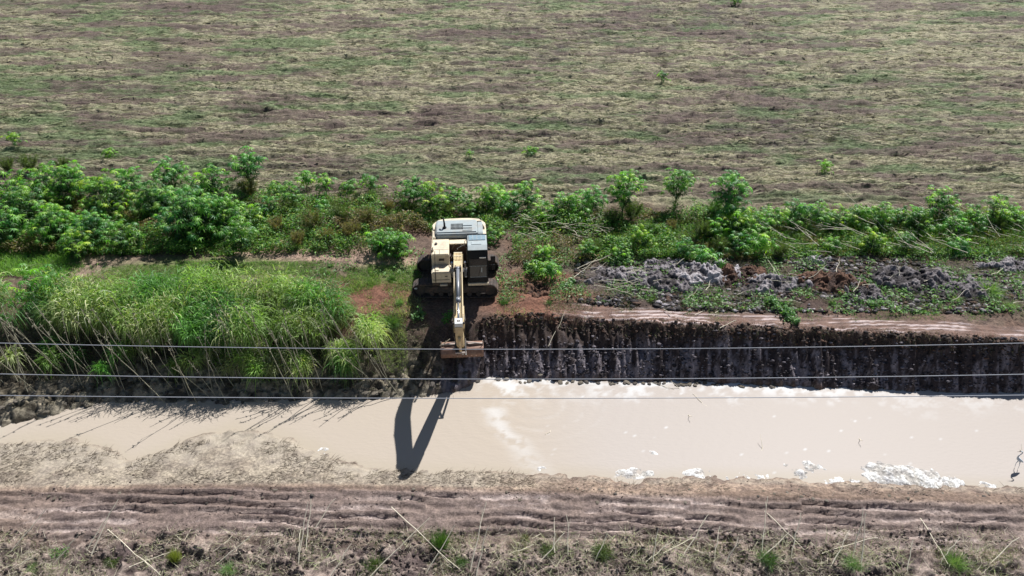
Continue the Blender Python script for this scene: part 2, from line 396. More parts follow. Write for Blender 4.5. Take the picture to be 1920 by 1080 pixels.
# bed and rim of the pond
col = lay(col, C(.3, .26, .2), (Z < WZ - .05) * 1.0)
wet = np.clip(m_silt * .85 + m_wall * .35 + m_strip * .8 + np.exp(-((Y - YE) / .4) ** 2) * .5 + m_rut * .35 + m_debris * .3, 0, 1)
colw = np.concatenate([np.clip(col, .01, .9), wet[..., None]], -1).reshape(-1, 4)
ny, nx = X.shape
ii = (np.arange(ny - 1)[:, None] * nx + np.arange(nx - 1)[None, :]).ravel()
ground = mk('ground', np.stack([X, Y, Z], -1).reshape(-1, 3), [np.stack([ii, ii + 1, ii + nx + 1, ii + nx], 1)], M['earth'], col=colw, smooth=True)
tag(ground, kind='structure', label='dug soil banks and mown straw field either side of the canal')
def H(x, y):
    """height of the finished ground"""
    x = np.atleast_1d(np.asarray(x, float)); y = np.atleast_1d(np.asarray(y, float))
    i = np.clip(np.searchsorted(gx, x) - 1, 0, nx - 2); j = np.clip(np.searchsorted(gy, y) - 1, 0, ny - 2)
    fx = (x - gx[i]) / (gx[i + 1] - gx[i]); fy = (y - gy[j]) / (gy[j + 1] - gy[j])
    return (Z[j, i] * (1 - fx) + Z[j, i + 1] * fx) * (1 - fy) + (Z[j + 1, i] * (1 - fx) + Z[j + 1, i + 1] * fx) * fy
def G(px, py, it=4):
    """point of the finished ground seen at a place of the plan"""
    z = 0.0
    for _ in range(it):
        x, y = P(px, py, z); z = H(x, y)
        z = z if np.ndim(px) else float(z[0])
    return x, y, z

# ------------------------------------------------------------------ water
wx = np.arange(-45, 45, .12); wy = np.arange(-15.5, -5, .1)
WX, WY = np.meshgrid(wx, wy)
wcol = np.broadcast_to(np.array((.385, .33, .272))[None, None, :], WX.shape + (3,)).copy()
wcol = mix(wcol, np.array((.393, .350, .315))[None, None, :], ss(-1, 5, WX)[..., None])
warp = fbm(WX * .7, WY * .9, 500, 4); w2 = fbm(WX * 2.5, WY * 3, 510, 4, .65)
gG = cG(wx)[None, :] + 0 * WX
foam = ss(.45, .7, w2 + .12 * ss(1.0, 0, gG - WY + 1.0 * (warp - .5)) * 1) * ss(1.9, .2, gG - WY + 1.6 * (warp - .5)) * ss(-2, -.5, WX) * (1 - .6 * ss(12, 20, WX))
sx, sy = P(np.array([925, 935, 965, 985, 1010]), np.array([770, 800, 826, 850, 885]), WZ)
dl = np.abs(WX + .55 * (warp - .5) - np.interp(WY, sy[::-1], sx[::-1]))
foam = np.maximum(foam, (.62 - .3 * ss(-9.5, -11.5, WY)) * ss(.7, .0, dl / (1 + .6 * ss(-9, -12, WY))) * ss(.38, .62, w2 + .1) * ss(sy[0] + .4, sy[0], WY) * ss(sy[-1] - .8, sy[-1], WY))
cx0, cy0 = P(1010, 760, WZ)
r_ = np.hypot(WX - cx0, (WY - cy0) * 1.3) + .5 * (warp - .5)
foam = np.maximum(foam, .13 * ss(.6, 1, np.sin(r_ * 7)) * ss(3.6, 2.2, r_) * ss(.45, .6, w2))
spk = (RS.rand(*WX.shape) > .9965) * ss(0, 4, WX) * (RS.rand(*WX.shape))
foam = np.clip(np.maximum(foam, spk), 0, 1)
wcol = mix(wcol, np.array((.6, .61, .61))[None, None, :], (foam * .7)[..., None])
edge = ss(1.0, .1, WY - cE(wx)[None, :])
wcol = mix(wcol, np.array((.36, .31, .24))[None, None, :], (edge * .6 * (1 - foam))[..., None])
wcol = mix(wcol, np.array((.4, .43, .33))[None, None, :], (ss(-21.5, -24.5, WX) * .7)[..., None])
m, t_, b_ = nt('muddy_water'); a_ = attr(t_); t_.links.new(a_.outputs[0], b_.inputs['Base Color'])
b_.inputs['Roughness'].default_value = .38; b_.inputs['Specular IOR Level'].default_value = .04; b_.inputs['IOR'].default_value = 1.33
n_ = noise_node(t_, 3.5, 4, mapping(t_, (1, 2.2, 1))); bump(t_, n_.outputs[0], b_, .3, .04)
wny, wnx = WX.shape
ii = (np.arange(wny - 1)[:, None] * wnx + np.arange(wnx - 1)[None, :]).ravel()
rip = WZ + .006 * np.sin(r_ * 9) * np.exp(-r_ * .3)
water = mk('water', np.stack([WX, WY, rip], -1).reshape(-1, 3), [np.stack([ii, ii + 1, ii + wnx + 1, ii + wnx], 1)], m, col=wcol.reshape(-1, 3), smooth=True)
tag(water, kind='structure', label='milky brown canal water with white clay foam')

# ------------------------------------------------------------------ the excavator
ex = empty('excavator', (-2.60, -1.4, 0))
tag(ex, 'faded yellow tracked excavator with black cab reaching its ditching bucket over the canal edge', 'excavator')
SLEW = math.radians(3.6)
def sw(o): o.rotation_euler = (0, 0, SLEW); return o
# undercarriage: the tracks lie along the bank
for sgn in (-1, 1):
    yc = 1.15 * sgn
    b = MB(); L = 1.72; r = .36
    path = []
    for k in range(17): path.append((-L + 2 * L * k / 16, .80))
    for k in range(1, 8): a = math.pi / 2 - math.pi * k / 8; path.append((L + r * math.cos(a), .44 + r * math.sin(a)))
    for k in range(17): path.append((L - 2 * L * k / 16, .08))
    for k in range(1, 8): a = -math.pi / 2 - math.pi * k / 8; path.append((-L + r * math.cos(a), .44 + r * math.sin(a)))
    n = len(path)
    for k in range(n):
        (x0, z0), (x1, z1) = path[k], path[(k + 1) % n]
        d = Vector((x1 - x0, 0, z1 - z0)); le = d.length; ang = math.atan2(d.z, d.x)
        R = Matrix.Rotation(-ang, 3, 'Y'); c = Vector(((x0 + x1) / 2, yc, (z0 + z1) / 2))
        b.box(c - Vector((le * .46, .3, .02)), c + Vector((le * .46, .3, .02)), .006, R)
        up = R @ Vector((0, 0, 1))
        for gk in (-.3, .0, .3):
            g = c + R @ Vector((gk * le, 0, 0)) + up * .03
            b.box(g - Vector((.01, .29, .018)), g + Vector((.01, .29, .018)), 0, R)
    tr = tag(b.build('track', M['track'], ex), kind=None)
    b = MB(); b.box((-1.55, yc - .16, .22), (1.55, yc + .16, .62), .05)
    b.build('track_frame', M['track'], tr)
    for x, nm in ((-1.72, 'idler_wheel'), (1.72, 'sprocket')):
        b = MB(); b.tube([(x, yc - .13, .44), (x, yc + .13, .44)], .31, 20)
        for k in range(9):
            a = k * 2 * math.pi / 9; c = Vector((x + .3 * math.cos(a), yc, .44 + .3 * math.sin(a)))
            b.box(c - Vector((.035, .05, .035)), c + Vector((.035, .05, .035)), 0)
        b.build(nm, M['track'], tr)
    for x in (-1.15, -.7, -.25, .25, .7, 1.15):
        b = MB(); b.tube([(x, yc - .2, .22), (x, yc + .2, .22)], .12, 12); b.build('roller', M['track'], tr)
b = MB(); b.box((-.75, -.95, .35), (.75, .95, .72), .08); b.tube([(0, 0, .7), (0, 0, 1.06)], .62, 28)
b.build('undercarriage', M['track'], ex)
b = MB(); b.box((-1.98, -1.44, .56), (-1.84, -1.36, .62), .01); b.build('step_plate', M['white'], ex)

for o_ in list(ex.children): o_.location.x -= .2

# upper structure
b = MB()
b.box((-1.35, -1.70, .98), (-.46, 2.2, 1.17), .02); b.box((-.46, -1.05, .98), (.36, 2.2, 1.14), .02); b.box((.36, -1.70, .98), (1.35, 2.2, 1.16), .02)
sw(b.build('deck_frame', M['dark'], ex))
b = MB()
b.plan([(-1.352, -1.02), (-.50, -1.02), (-.50, .45), (-1.352, .45)], 1.17, 2.34, .03)
tk = sw(b.build('fuel_tank', M['cream'], ex))
b = MB(); b.tube([(-1.14, -.05, 2.34), (-1.14, -.05, 2.41)], .07, 12); b.build('filler_cap', M['dark'], tk)
b = MB(); b.tube([(-1.30, -.72, 2.34), (-1.30, -.72, 2.42)], .06, 12); b.tube([(-1.30, -.72, 2.42), (-1.27, -.6, 2.5)], .02, 6); b.build('lamp', M['dark'], tk)
b = MB(); b.box((-1.0, -1.045, 1.98), (-.74, -1.02, 2.10), .008); b.build('vent', M['dark'], tk)
b = MB(); b.box((-1.02, -1.04, 1.88), (-.72, -1.02, 1.905), .004); b.build('handle', M['cream'], tk)
b = MB(); b.plan([(-1.35, -1.72), (-.44, -1.72), (-.44, -1.024), (-1.35, -1.024)], 1.17, 1.74, .03)
bx = sw(b.build('toolbox', M['cream'], ex))
b = MB(); b.box((-1.29, -1.69, 1.735), (-.50, -1.06, 1.765), .01); b.build('lid', M['cream'], bx)
b = MB(); b.box((-.72, -1.745, 1.50), (-.60, -1.72, 1.54), .005); b.build('latch', M['dark'], bx)
b = MB(); b.box((-1.3, -1.735, 1.32), (-.5, -1.72, 1.34), 0); b.build('panel_seam', M['dark'], bx)
b = MB(); b.tube([(-1.17, -1.76, 1.2), (-1.17, -1.76, 1.9), (-1.17, -1.1, 2.45), (-1.17, -.9, 2.45)], .016, 6)
sw(b.build('grab_rail', M['black'], ex))
b = MB(); b.box((-.98, -1.86, 1.05), (-.62, -1.70, 1.10), .01); sw(b.build('step', M['cream'], ex))
# centre bay
b = MB(); b.box((-.498, .02, 1.14), (.36, .45, 2.30), .02); sw(b.build('bay_bulkhead', M['cream'], ex))
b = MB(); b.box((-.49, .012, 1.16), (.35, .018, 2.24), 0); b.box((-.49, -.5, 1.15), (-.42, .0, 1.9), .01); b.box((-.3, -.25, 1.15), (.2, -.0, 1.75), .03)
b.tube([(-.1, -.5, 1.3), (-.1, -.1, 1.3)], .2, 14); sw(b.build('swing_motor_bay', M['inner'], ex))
# engine hood
def rr(x0, x1, y0, y1): return [(x0, y0), (x1, y0), (x1, y1), (x0, y1)]
b = MB(); b.box((-1.345, .452, 1.17), (1.345, 1.9, 2.3), .03); sw(b.build('engine_housing', M['black'], ex))
b = MB(); b.prism([(.50, 2.31), (.50, 2.40), (.62, 2.60), (1.3, 2.66), (2.0, 2.56), (2.14, 2.44), (2.14, 2.31)], -1.16, .92, .06)
b.prism([(.5, 2.31), (.5, 2.40), (.72, 2.52), (1.8, 2.5), (2.0, 2.42), (2.0, 2.31)], .925, 1.2, .03)
hd = sw(b.build('engine_hood', M['hood'], ex, False))
for k in range(10):
    for j in range(2):
        x = -.40 + k * .062; b = MB(); b.box((x, .90 + j * .28, 2.60 + j * .01), (x + .038, 1.14 + j * .28, 2.662 + j * .006), .004)
        b.build('grille_slot', M['black'], hd)
for k in range(3):
    b = MB(); b.box((.18, .74 + k * .22, 2.636 + k * .012), (.66, .77 + k * .22, 2.662 + k * .012), .006); b.build('hood_rib', M['hood'], hd)
b = MB(); b.tube([(-.72, 1.05, 2.62), (-.72, 1.05, 2.90)], .05, 12); b.tube([(-.72, 1.05, 2.9), (-.74, 1.12, 3.0), (-.76, 1.25, 3.06)], .042, 12)
b.tube([(-.72, 1.05, 2.60), (-.72, 1.05, 2.68)], .1, 14); sw(b.build('exhaust_pipe', M['black'], ex))
for x in (-.95, .1):
    b = MB(); b.box((x - .03, .44, 2.12), (x + .03, .452, 2.24), .004); sw(b.build('hood_latch', M['white'], ex))
# counterweight
arc = [(-1.36, .55)] + [(1.36 * np.sign(math.sin(a)) * abs(math.sin(a)) ** .75, 1.72 + .72 * abs(math.cos(a)) ** .62) for a in np.linspace(-math.pi / 2, math.pi / 2, 21)] + [(1.36, .55)]
inn = [(1.14, .55), (1.14, 1.68), (-1.14, 1.68), (-1.14, .55)]
b = MB(); b.plan(arc[1:-1] + [(1.36, 1.2), (1.22, 1.2), (1.22, 2.17), (-1.18, 2.17), (-1.18, 1.2), (-1.36, 1.2)], 1.0, 2.42, .08)
cw = sw(b.build('counterweight', M['cream'], ex))
for sx_ in (-1, 1):
    b = MB(); b.box((sx_ * 1.2525 - .1075, .456, 1.17), (sx_ * 1.2525 + .1075, 1.21, 2.42), .05); b.build('side_panel', M['cream'], cw)
# cab
b = MB()
x0, x1, y0, y1, zb, zt = .39, 1.35, -1.86, -.38, 1.18, 2.96
prof = [(y1, zb), (y1, zt - .08), (y1 - .1, zt), (y0 + .42, zt), (y0 + .20, zt - .12), (y0 + .06, zt - .45), (y0, zb + .7), (y0, zb)]
b.prism(prof, x0, x1, .03)
cb = sw(b.build('cab', M['black'], ex))
b = MB(); b.prism([(y1 - .02, zt + .002), (y0 + .50, zt + .002), (y0 + .20, zt - .10), (y0 + .16, zt - .06), (y0 + .46, zt + .055), (y1 - .06, zt + .055)], x0 + .02, x1 - .02, .018)
b.build('cab_roof', M['roof'], cb)
b = MB(); b.box((x0 + .02, y1 - .05, zt - .02), (x1 - .02, y1 + .02, zt + .075), .01); b.build('roof_rear_bar', M['black'], cb)
b = MB(); b.box((x0 + .08, y1 - .58, zt + .05), (x1 - .08, y1 - .1, zt + .085), .012)
ht = b.build('roof_hatch', M['hatch'], cb)
for k in range(1, 4):
    b = MB(); x = x0 + .08 + k * .2; b.box((x - .012, y1 - .57, zt + .08), (x + .012, y1 - .11, zt + .095), 0); b.build('hatch_bar', M['roof'], ht)
b = MB(); b.prism([(y0 + .5, zt + .058), (y0 + .5, zt + .075), (y1 - .68, zt + .08), (y1 - .68, zt + .058)], x0 + .2, x1 - .28, .006); b.build('roof_panel', M['roof'], cb)
b = MB(); b.prism([(y0 + .045, zt - .47), (y0 - .008, zb + .98), (y0 - .014, zb + .98), (y0 + .037, zt - .47)], x0 + .08, x1 - .06); b.build('windshield', M['glass'], cb)
b = MB(); b.box((x0 + .1, y0 - .012, zb + .36), (x1 - .08, y0 - .003, zb + .93), 0); b.build('lower_windshield', M['glass'], cb)
b = MB(); b.box((x0 + .56, y0 + .035, zt - .44), (x0 + .86, y0 + .06, zt - .38), .004); b.build('name_plate', M['white'], cb)
for z in (zb + .34, zb + .955):
    b = MB(); b.box((x0 + .08, y0 - .02, z - .012), (x1 - .06, y0 - .002, z + .012), .004); b.build('window_bar', M['hood'], cb)
b = MB(); b.tube([(x0 + .5, y0 - .03, zb + .4), (x0 + .62, y0 - .03, zb + .9)], .01, 5); b.build('wiper', M['dark'], cb)
b = MB(); b.box((x0 + .62, y0 - .016, zb + .6), (x0 + .68, y0 - .012, zb + .86), .0); b.build('seat_headrest', M['hood'], cb)
b = MB(); b.box((x0 - .02, y0 - .06, zb - .12), (x1 + .0, y0 + .1, zb - .003), .01); sw(b.build('cab_sill', M['cream'], ex))
b = MB(); b.tube([(x1 - .01, y0 + .2, zb + .5), (x1 - .01, y0 + .2, zt - .5)], .018, 6); b.tube([(x1 + .0, y0 + .45, zb + .7), (x1 + .24, y0 + .3, zb + .8), (x1 + .26, y0 + .28, zb + 1.3)], .016, 6); b.build('handrail', M['black'], cb)
b = MB(); b.box((x1 + .13, y0 + .22, zb + .98), (x1 + .36, y0 + .27, zb + 1.32), .02); b.build('mirror', M['black'], cb)
b = MB(); b.box((x1 + .15, y0 + .22, zb + .56), (x1 + .34, y0 + .28, zb + .86), .02); b.build('mirror', M['black'], cb)

for k, (xx0, yy0, xx1, yy1, zz) in enumerate(((-1.33, -.58, -.52, -.565, 2.342), (-.96, -1.0, -.945, -.6, 2.342), (-.5, -.02, .34, -.01, 2.302))):
    b = MB(); b.box((xx0, yy0, zz - .004), (xx1, yy1, zz + .004), 0); sw(b.build('panel_gap', M['dark'], ex))
b = MB(); b.tube([(-1.3, .1, 2.34), (-1.3, .1, 2.62), (-1.3, -.9, 2.62), (-1.3, -.9, 2.34)], .014, 6); sw(b.build('handrail', M['cream'], ex))
b = MB(); b.tube([(.37, -.36, 2.3), (.37, -.2, 2.55), (.37, .4, 2.5), (.37, .44, 2.3)], .016, 6); sw(b.build('handrail', M['black'], ex))
b = MB(); b.box((-1.2, -1.60, 1.766), (-1.0, -1.2, 1.80), .02); sw(b.build('folded_rag', M['cream'], ex))
b = MB(); b.plan([(-1.36, .2), (-1.38, .2), (-1.38, 1.1), (-1.36, 1.1)], 1.35, 2.0, 0); sw(b.build('side_door', M['cream'], ex))
# front: boom, stick and bucket, laid out in the machine's own (y, z) plane
ax = -.03
F = Vector((ax, -.45, 1.75)); K = Vector((ax, -2.95, 3.42)); T = Vector((ax, -7.15, 2.52)); R_ = Vector((ax, -7.62, 3.02)); B_ = Vector((ax, -4.52, -.42))
bprof = [(-.30, 1.55), (-.30, 1.90), (-1.3, 2.42), (-2.2, 3.02), (-2.95, 3.50), (-3.3, 3.58), (-4.1, 3.60), (-5.9, 3.08), (-7.30, 2.68), (-7.36, 2.42), (-7.1, 2.34), (-5.2, 2.72), (-3.7, 3.0), (-2.9, 2.9), (-2.0, 2.35), (-1.0, 1.75), (-.6, 1.5)]
b = MB(); b.prism(bprof, ax - .19, ax + .19, .02)
bo = sw(b.build('boom', M['yellow'], ex))
for sx_ in (-1, 1):
    b = MB(); b.prism([(-6.3, 2.96), (-7.25, 2.76), (-7.42, 2.58), (-7.36, 2.34), (-7.1, 2.28), (-6.3, 2.45)], ax + sx_ * .20 - .03, ax + sx_ * .20 + .03, .008)
    b.build('boom_tip_plate', M['yellow'], bo)
    b = MB(); b.tube([(ax + sx_ * .16, -2.6, 3.32), (ax + sx_ * .17, -3.3, 3.62), (ax + sx_ * .17, -4.4, 3.56), (ax + sx_ * .17, -5.9, 3.17), (ax + sx_ * .18, -6.9, 2.93)], .022, 6)
    b.build('hydraulic_pipe', M['yellow'], bo)
    b = MB(); b.tube([(ax + sx_ * .24, -6.6, 2.7), (ax + sx_ * .27, -7.3, 2.9), (ax + sx_ * .22, -7.5, 2.3), (ax + sx_ * .2, -6.9, 1.6)], .02, 6)
    b.build('hose', M['dark'], bo)
for k in range(6):
    x = ax - .165 + k * .066
    b = MB(); b.tube([(x, -2.3, 3.10), (x, -2.7, 3.38), (x, -3.1, 3.58), (x, -3.7, 3.62)], .018, 6); b.build('hydraulic_pipe', M['yellow'], bo)
for y, z in ((-2.75, 3.42), (-3.35, 3.60)):
    b = MB(); b.box((ax - .19, y - .03, z - .04), (ax + .19, y + .03, z + .02), .005); b.build('pipe_clamp', M['cream'], bo)
for sx_ in (-1, 1):
    b = MB(); b.tube([(ax + sx_ * .3, -1.35, 1.25), (ax + sx_ * .3, -2.2, 2.2)], .075, 12); cy = sw(b.build('boom_cylinder', M['barrel'], ex))
    b = MB(); b.tube([(ax + sx_ * .3, -2.2, 2.2), (ax + sx_ * .3, -2.8, 2.95)], .045, 10); b.build('piston_rod', M['chrome'], cy)
b = MB()
b.tube([(-.36, -.45, 2.25), (-.2, -.5, 2.6), (.05, -.6, 2.62), (.25, -.45, 2.4)], .018, 6)
b.tube([(-.36, -.9, 2.1), (-.1, -.8, 2.5), (.2, -.6, 2.55), (.35, -.3, 2.2)], .018, 6)
b.tube([(.3, -1.2, 1.3), (.28, -1.3, 1.9), (.2, -1.6, 2.45)], .02, 6); b.tube([(-.33, -1.1, 1.3), (-.34, -1.3, 1.9), (-.2, -1.7, 2.5)], .02, 6)
sw(b.build('hose_bundle', M['dark'], ex))
b = MB(); b.tube([(-.4, -1.0, 2.08), (-.15, -.8, 2.42), (.1, -.55, 2.5), (.28, -.5, 2.52)], .012, 6); sw(b.build('pale_cable', M['rust'], ex))
b = MB(); b.box((.24, -1.5, 1.6), (.36, -1.3, 1.68), .01); sw(b.build('boom_lamp', M['white'], ex))
b = MB(); b.box((.24, -1.6, 1.35), (.34, -1.45, 1.42), .01); sw(b.build('boom_lamp', M['white'], ex))
# stick cylinder on top of the boom
c0 = Vector((ax, -4.35, 3.62)); c1 = Vector((ax, -6.45, 3.29)); c2 = R_ + Vector((0, 0, .02))
b = MB(); b.tube([c0, c0.lerp(c1, .06)], .085, 12); b.tube([c0, c1], .078, 16); b.tube([c0.lerp(c1, .92), c0.lerp(c1, 1.02)], .1, 16)
sc = sw(b.build('stick_cylinder', M['barrel'], ex, True))
b = MB(); b.tube([c1, c2], .047, 14); b.build('piston_rod', M['chrome'], sc, True)
b = MB(); b.tube([c0 + Vector((-.16, 0, 0)), c0 + Vector((.16, 0, 0))], .05, 10); b.box(c0 - Vector((.13, .12, .16)), c0 + Vector((-.09, .12, .07)), .01); b.box(c0 - Vector((-.09, .12, .16)), c0 + Vector((.13, .12, .07)), .01)
b.build('cylinder_bracket', M['dark'], sc)
b = MB(); b.tube([c0 + Vector((.09, .1, .02)), c0 + Vector((.1, -.9, -.02)), c0 + Vector((.09, -1.9, -.2))], .014, 6); b.build('hose', M['black'], sc)
# stick (behind it everything hangs)
b = MB(); b.prism([(-7.60, 3.12), (-7.82, 2.95), (-7.62, 2.3), (-6.7, 1.15), (-4.68, -.52), (-4.45, -.52), (-4.38, -.34), (-6.1, 1.6), (-6.92, 2.3), (-7.42, 3.02)], ax - .155, ax + .155, .015)
st = sw(b.build('stick', M['yellow'], ex))
b = MB(); b.box((ax - .158, -7.80, 2.90), (ax + .158, -7.42, 3.135), .01); b.build('stick_head_lit_top', M['white'], st)  # white piece stands in for sunlight on the stick's rear end
b = MB(); b.tube([R_ + Vector((-.24, 0, 0)), R_ + Vector((.24, 0, 0))], .05, 12); b.tube([R_ + Vector((-.07, -.0, .03)), R_ + Vector((.07, 0, .03))], .105, 14); b.build('rod_pin', M['dark'], st)
b = MB(); b.tube([T + Vector((-.26, 0, -.02)), T + Vector((.26, 0, -.02))], .07, 12); b.build('pivot_pin', M['dark'], st)
b = MB(); q0 = Vector((ax, -7.72, 2.35)); q1 = Vector((ax, -6.35, .62)); q2 = Vector((ax, -5.85, .10))
b.tube([q0, q1], .062, 14); bc = sw(b.build('bucket_cylinder', M['yellow'], ex, True))
b = MB(); b.tube([q1, q2], .036, 12); b.build('piston_rod', M['chrome'], bc, True)
for sx_ in (-1, 1):
    b = MB(); b.tube([q2 + Vector((sx_ * .2, 0, 0)), Vector((ax + sx_ * .2, -5.3, .35))], .05, 8); b.tube([q2 + Vector((sx_ * .2, 0, 0)), Vector((ax + sx_ * .16, -4.85, -.62))], .05, 8)
    sw(b.build('link_bar', M['dark'], ex))
b = MB(); b.tube([q2 + Vector((-.25, 0, 0)), q2 + Vector((.25, 0, 0))], .045, 10); sw(b.build('link_pin', M['rust'], ex))
# ditching bucket: 2 m wide, shell facing away from the machine, rows of drain holes
bw = .965
shell = [(-4.12, -.62), (-4.35, -.60), (-4.62, -.64), (-4.76, -.84), (-4.72, -1.04), (-4.52, -1.17), (-4.15, -1.22), (-3.8, -1.18)]
pts = []
for (a, bb) in zip(shell, shell[1:]):
    for k in range(4): pts.append((mix(a[0], bb[0], k / 4), mix(a[1], bb[1], k / 4)))
pts.append(shell[-1])
ncol = 45; V = []; F_ = []
for (y, z) in pts:
    for k in range(ncol + 1): V.append((-bw + 2 * bw * k / ncol, y, z))
for i in range(len(pts) - 1):
    for k in range(ncol):
        hole = (i in (14, 17) and k % 5 == (2 if i == 14 else 4)) or (i in (22, 25) and k % 5 == (1 if i == 22 else 3))
        if not hole: a = i * (ncol + 1) + k; F_.append((a, a + 1, a + ncol + 2, a + ncol + 1))
bk = mk('bucket', V, [np.array(F_)], M['bucket'], ex)
sw(bk); md = bk.modifiers.new('thick', 'SOLIDIFY'); md.thickness = .022
for sx_ in (-1, 1):
    b = MB(); b.prism(shell, sx_ * (bw + .016) - .014, sx_ * (bw + .016) + .014); b.build('side_plate', M['bucket'], bk)
    b = MB(); b.tube([(ax + sx_ * .2, -4.40, -.38), (sx_ * bw, -4.42, -.53)], .022, 8); b.build('brace_tube', M['rust'], bk)
    b = MB(); b.tube([(sx_ * bw, -4.46, -.6), (sx_ * bw, -4.42, -.34)], .02, 6); b.build('corner_post', M['rust'], bk)
    b = MB(); b.box((ax + sx_ * .2 - .02, -4.86, -.85), (ax + sx_ * .2 + .02, -4.2, -.34), .01); b.build('hanger_plate', M['dark'], bk)
b = MB(); b.tube([(-bw, -4.40, -.53), (bw, -4.40, -.53)], .04, 10); b.build('top_tube', M['rust'], bk)
b = MB(); b.box((-bw, -3.86, -1.22), (bw, -3.7, -1.17), .005); b.build('cutting_edge', M['rust'], bk)
b = MB(); b.tube([(ax - .3, -4.52, -.42), (ax + .3, -4.52, -.42)], .06, 10); b.build('bucket_pin', M['dark'], bk)
for x, z in ((.06, -.72), (.2, -.74), (.14, -.66)):
    b = MB(); b.box((ax + x - .035, -4.90, z - .06), (ax + x + .035, -4.84, z + .02), .02); b.build('mud_lump', M['white'], bk)
b = MB(); b.tube([(-bw - .07, -4.5, -.5), (-bw + .25, -4.4, -.36), (-bw + .42, -4.3, -.28)], .018, 5); b.build('caught_stick', M['drystem'], bk)
b = MB(); b.tube([(-bw + .1, -4.5, -.55), (-bw + .22, -4.45, -.28)], .014, 5); b.build('caught_stick', M['drystem'], bk)

# ------------------------------------------------------------------ overhead wires between the camera and the canal
for k, (r0, sh, nm) in enumerate(((655, .0, 'upper'), (711, -.0004, 'middle'), (747, .0004, 'lowest'))):
    z0 = 12.0; x, y0 = P(960, r0, z0)
    b = MB(); pts = []
    for i in range(61):
        q = -42 + 84 * i / 60
        pts.append((q, float(y0), z0 + (.0016, .0014, .0009)[k] * q ** 2 + sh * q))
    b.tube(pts, .0068, 6); w = b.build('overhead_wire', M['wire'])
    tag(w, 'thin pale overhead cable, %s of the three crossing the whole view over the canal' % nm, 'cable', 'overhead cables')

# ------------------------------------------------------------------ the wading bird
hx, hy = P(1904, 878, WZ); hx = float(hx); hy = float(hy)
hr = empty('heron', (hx, hy, WZ), 0)
tag(hr, 'pale grey long-necked heron wading in the shallow water at the right edge', 'bird')
vs = [(.14, .0, .50, .085), (.04, 0, .56, .075), (.23, 0, .42, .05), (.33, 0, .34, .02), (.0, 0, .64, .035), (.0, 0, .72, .022), (.06, 0, .80, .02), (.10, 0, .88, .02), (.07, 0, .95, .024), (.0, 0, .965, .026),
      (.13, .04, .40, .022), (.10, .045, .22, .010), (.13, .045, .02, .009), (.15, -.04, .40, .022), (.19, -.05, .22, .010), (.2, -.05, .02, .009)]
ed = [(0, 1), (0, 2), (2, 3), (1, 4), (4, 5), (5, 6), (6, 7), (7, 8), (8, 9), (0, 10), (10, 11), (11, 12), (0, 13), (13, 14), (14, 15)]
me = bpy.data.meshes.new('body'); me.from_pydata([(v[0] - .14, v[1], v[2]) for v in vs], ed, []); me.update()
m = mat_plain('grey_feathers', (.48, .53, .58), .7, var=.15, scale=12); me.materials.append(m)
ho = bpy.data.objects.new('body', me); COL.objects.link(ho); ho.parent = hr
sk = ho.modifiers.new('skin', 'SKIN')
for i, v in enumerate(vs): me.skin_vertices[0].data[i].radius = (v[3], v[3]); me.skin_vertices[0].data[i].use_root = (i == 0)
ho.modifiers.new('sub', 'SUBSURF').levels = 2; ho.modifiers['sub'].render_levels = 2
b = MB(); b.tube([(-.15, 0, .962), (-.22, 0, .955), (-.30, 0, .945)], .014, 8, r2=.002); b.build('beak', M['dark'], hr)
for s_ in (-1, 1):
    b = MB(); b.tube([(-.152, s_ * .02, .972), (-.152, s_ * .027, .972)], .005, 6); b.build('eye', M['black'], hr)

# ------------------------------------------------------------------ plants
def unit(v): return v / np.linalg.norm(v, axis=1, keepdims=True)
def rnd(n, a=0.0, b=1.0): return RS.uniform(a, b, n)
def pal(n, cols, jit=.18):
    c = np.array(cols, float)[RS.randint(0, len(cols), n)]
    return np.clip(c * (1 + RS.uniform(-jit, jit, (n, 1))), .004, .95)
def blade_arrays(base, d, L, W, droop, col, seg=2, wdir=None):
    """thin bent blades; droop may be negative (curling up)"""
    n = len(base); L = np.broadcast_to(L, n)[:, None]; W = np.broadcast_to(W, n)[:, None]; droop = np.broadcast_to(droop, n)[:, None]
    if wdir is None:
        r = RS.normal(size=(n, 3)); wdir = np.cross(d, r)
    wdir = unit(wdir); V = []; 
    for i in range(seg + 1):
        t = i / seg
        c = base + d * L * t; c = c + np.array([[0, 0, -1.0]]) * droop * L * t * t
        w = W * .5 * (1 if i == 0 else (1 - t) ** .6 if i < seg else 0)
        if i < seg: V += [c - wdir * w, c + wdir * w]
        else: V += [c]
    k = 2 * seg + 1
    V = np.stack(V, 1).reshape(-1, 3); o = np.arange(n)[:, None] * k
    F = [np.concatenate([o + 2 * i, o + 2 * i + 1, o + 2 * i + 3, o + 2 * i + 2], 1) for i in range(seg - 1)]
    fs = [np.concatenate(F)] if F else []
    fs.append(np.concatenate([o + 2 * seg - 2, o + 2 * seg - 1, o + 2 * seg], 1))
    return V, fs, np.repeat(col, k, 0)
def join(parts):
    V, F, Cc, off = [], {}, [], 0
    for v, fs, c in parts:
        V.append(v); Cc.append(c[:, :3])
        for f in fs: F.setdefault(f.shape[1], []).append(f + off)
        off += len(v)
    return np.concatenate(V), [np.concatenate(f) for f in F.values()], np.concatenate(Cc)
def cone_dirs(n, up=1.0, spread=1.0):
    a = rnd(n, 0, 2 * math.pi); r = rnd(n) ** .6 * spread
    return unit(np.stack([np.cos(a) * r, np.sin(a) * r, np.full(n, up)], 1))
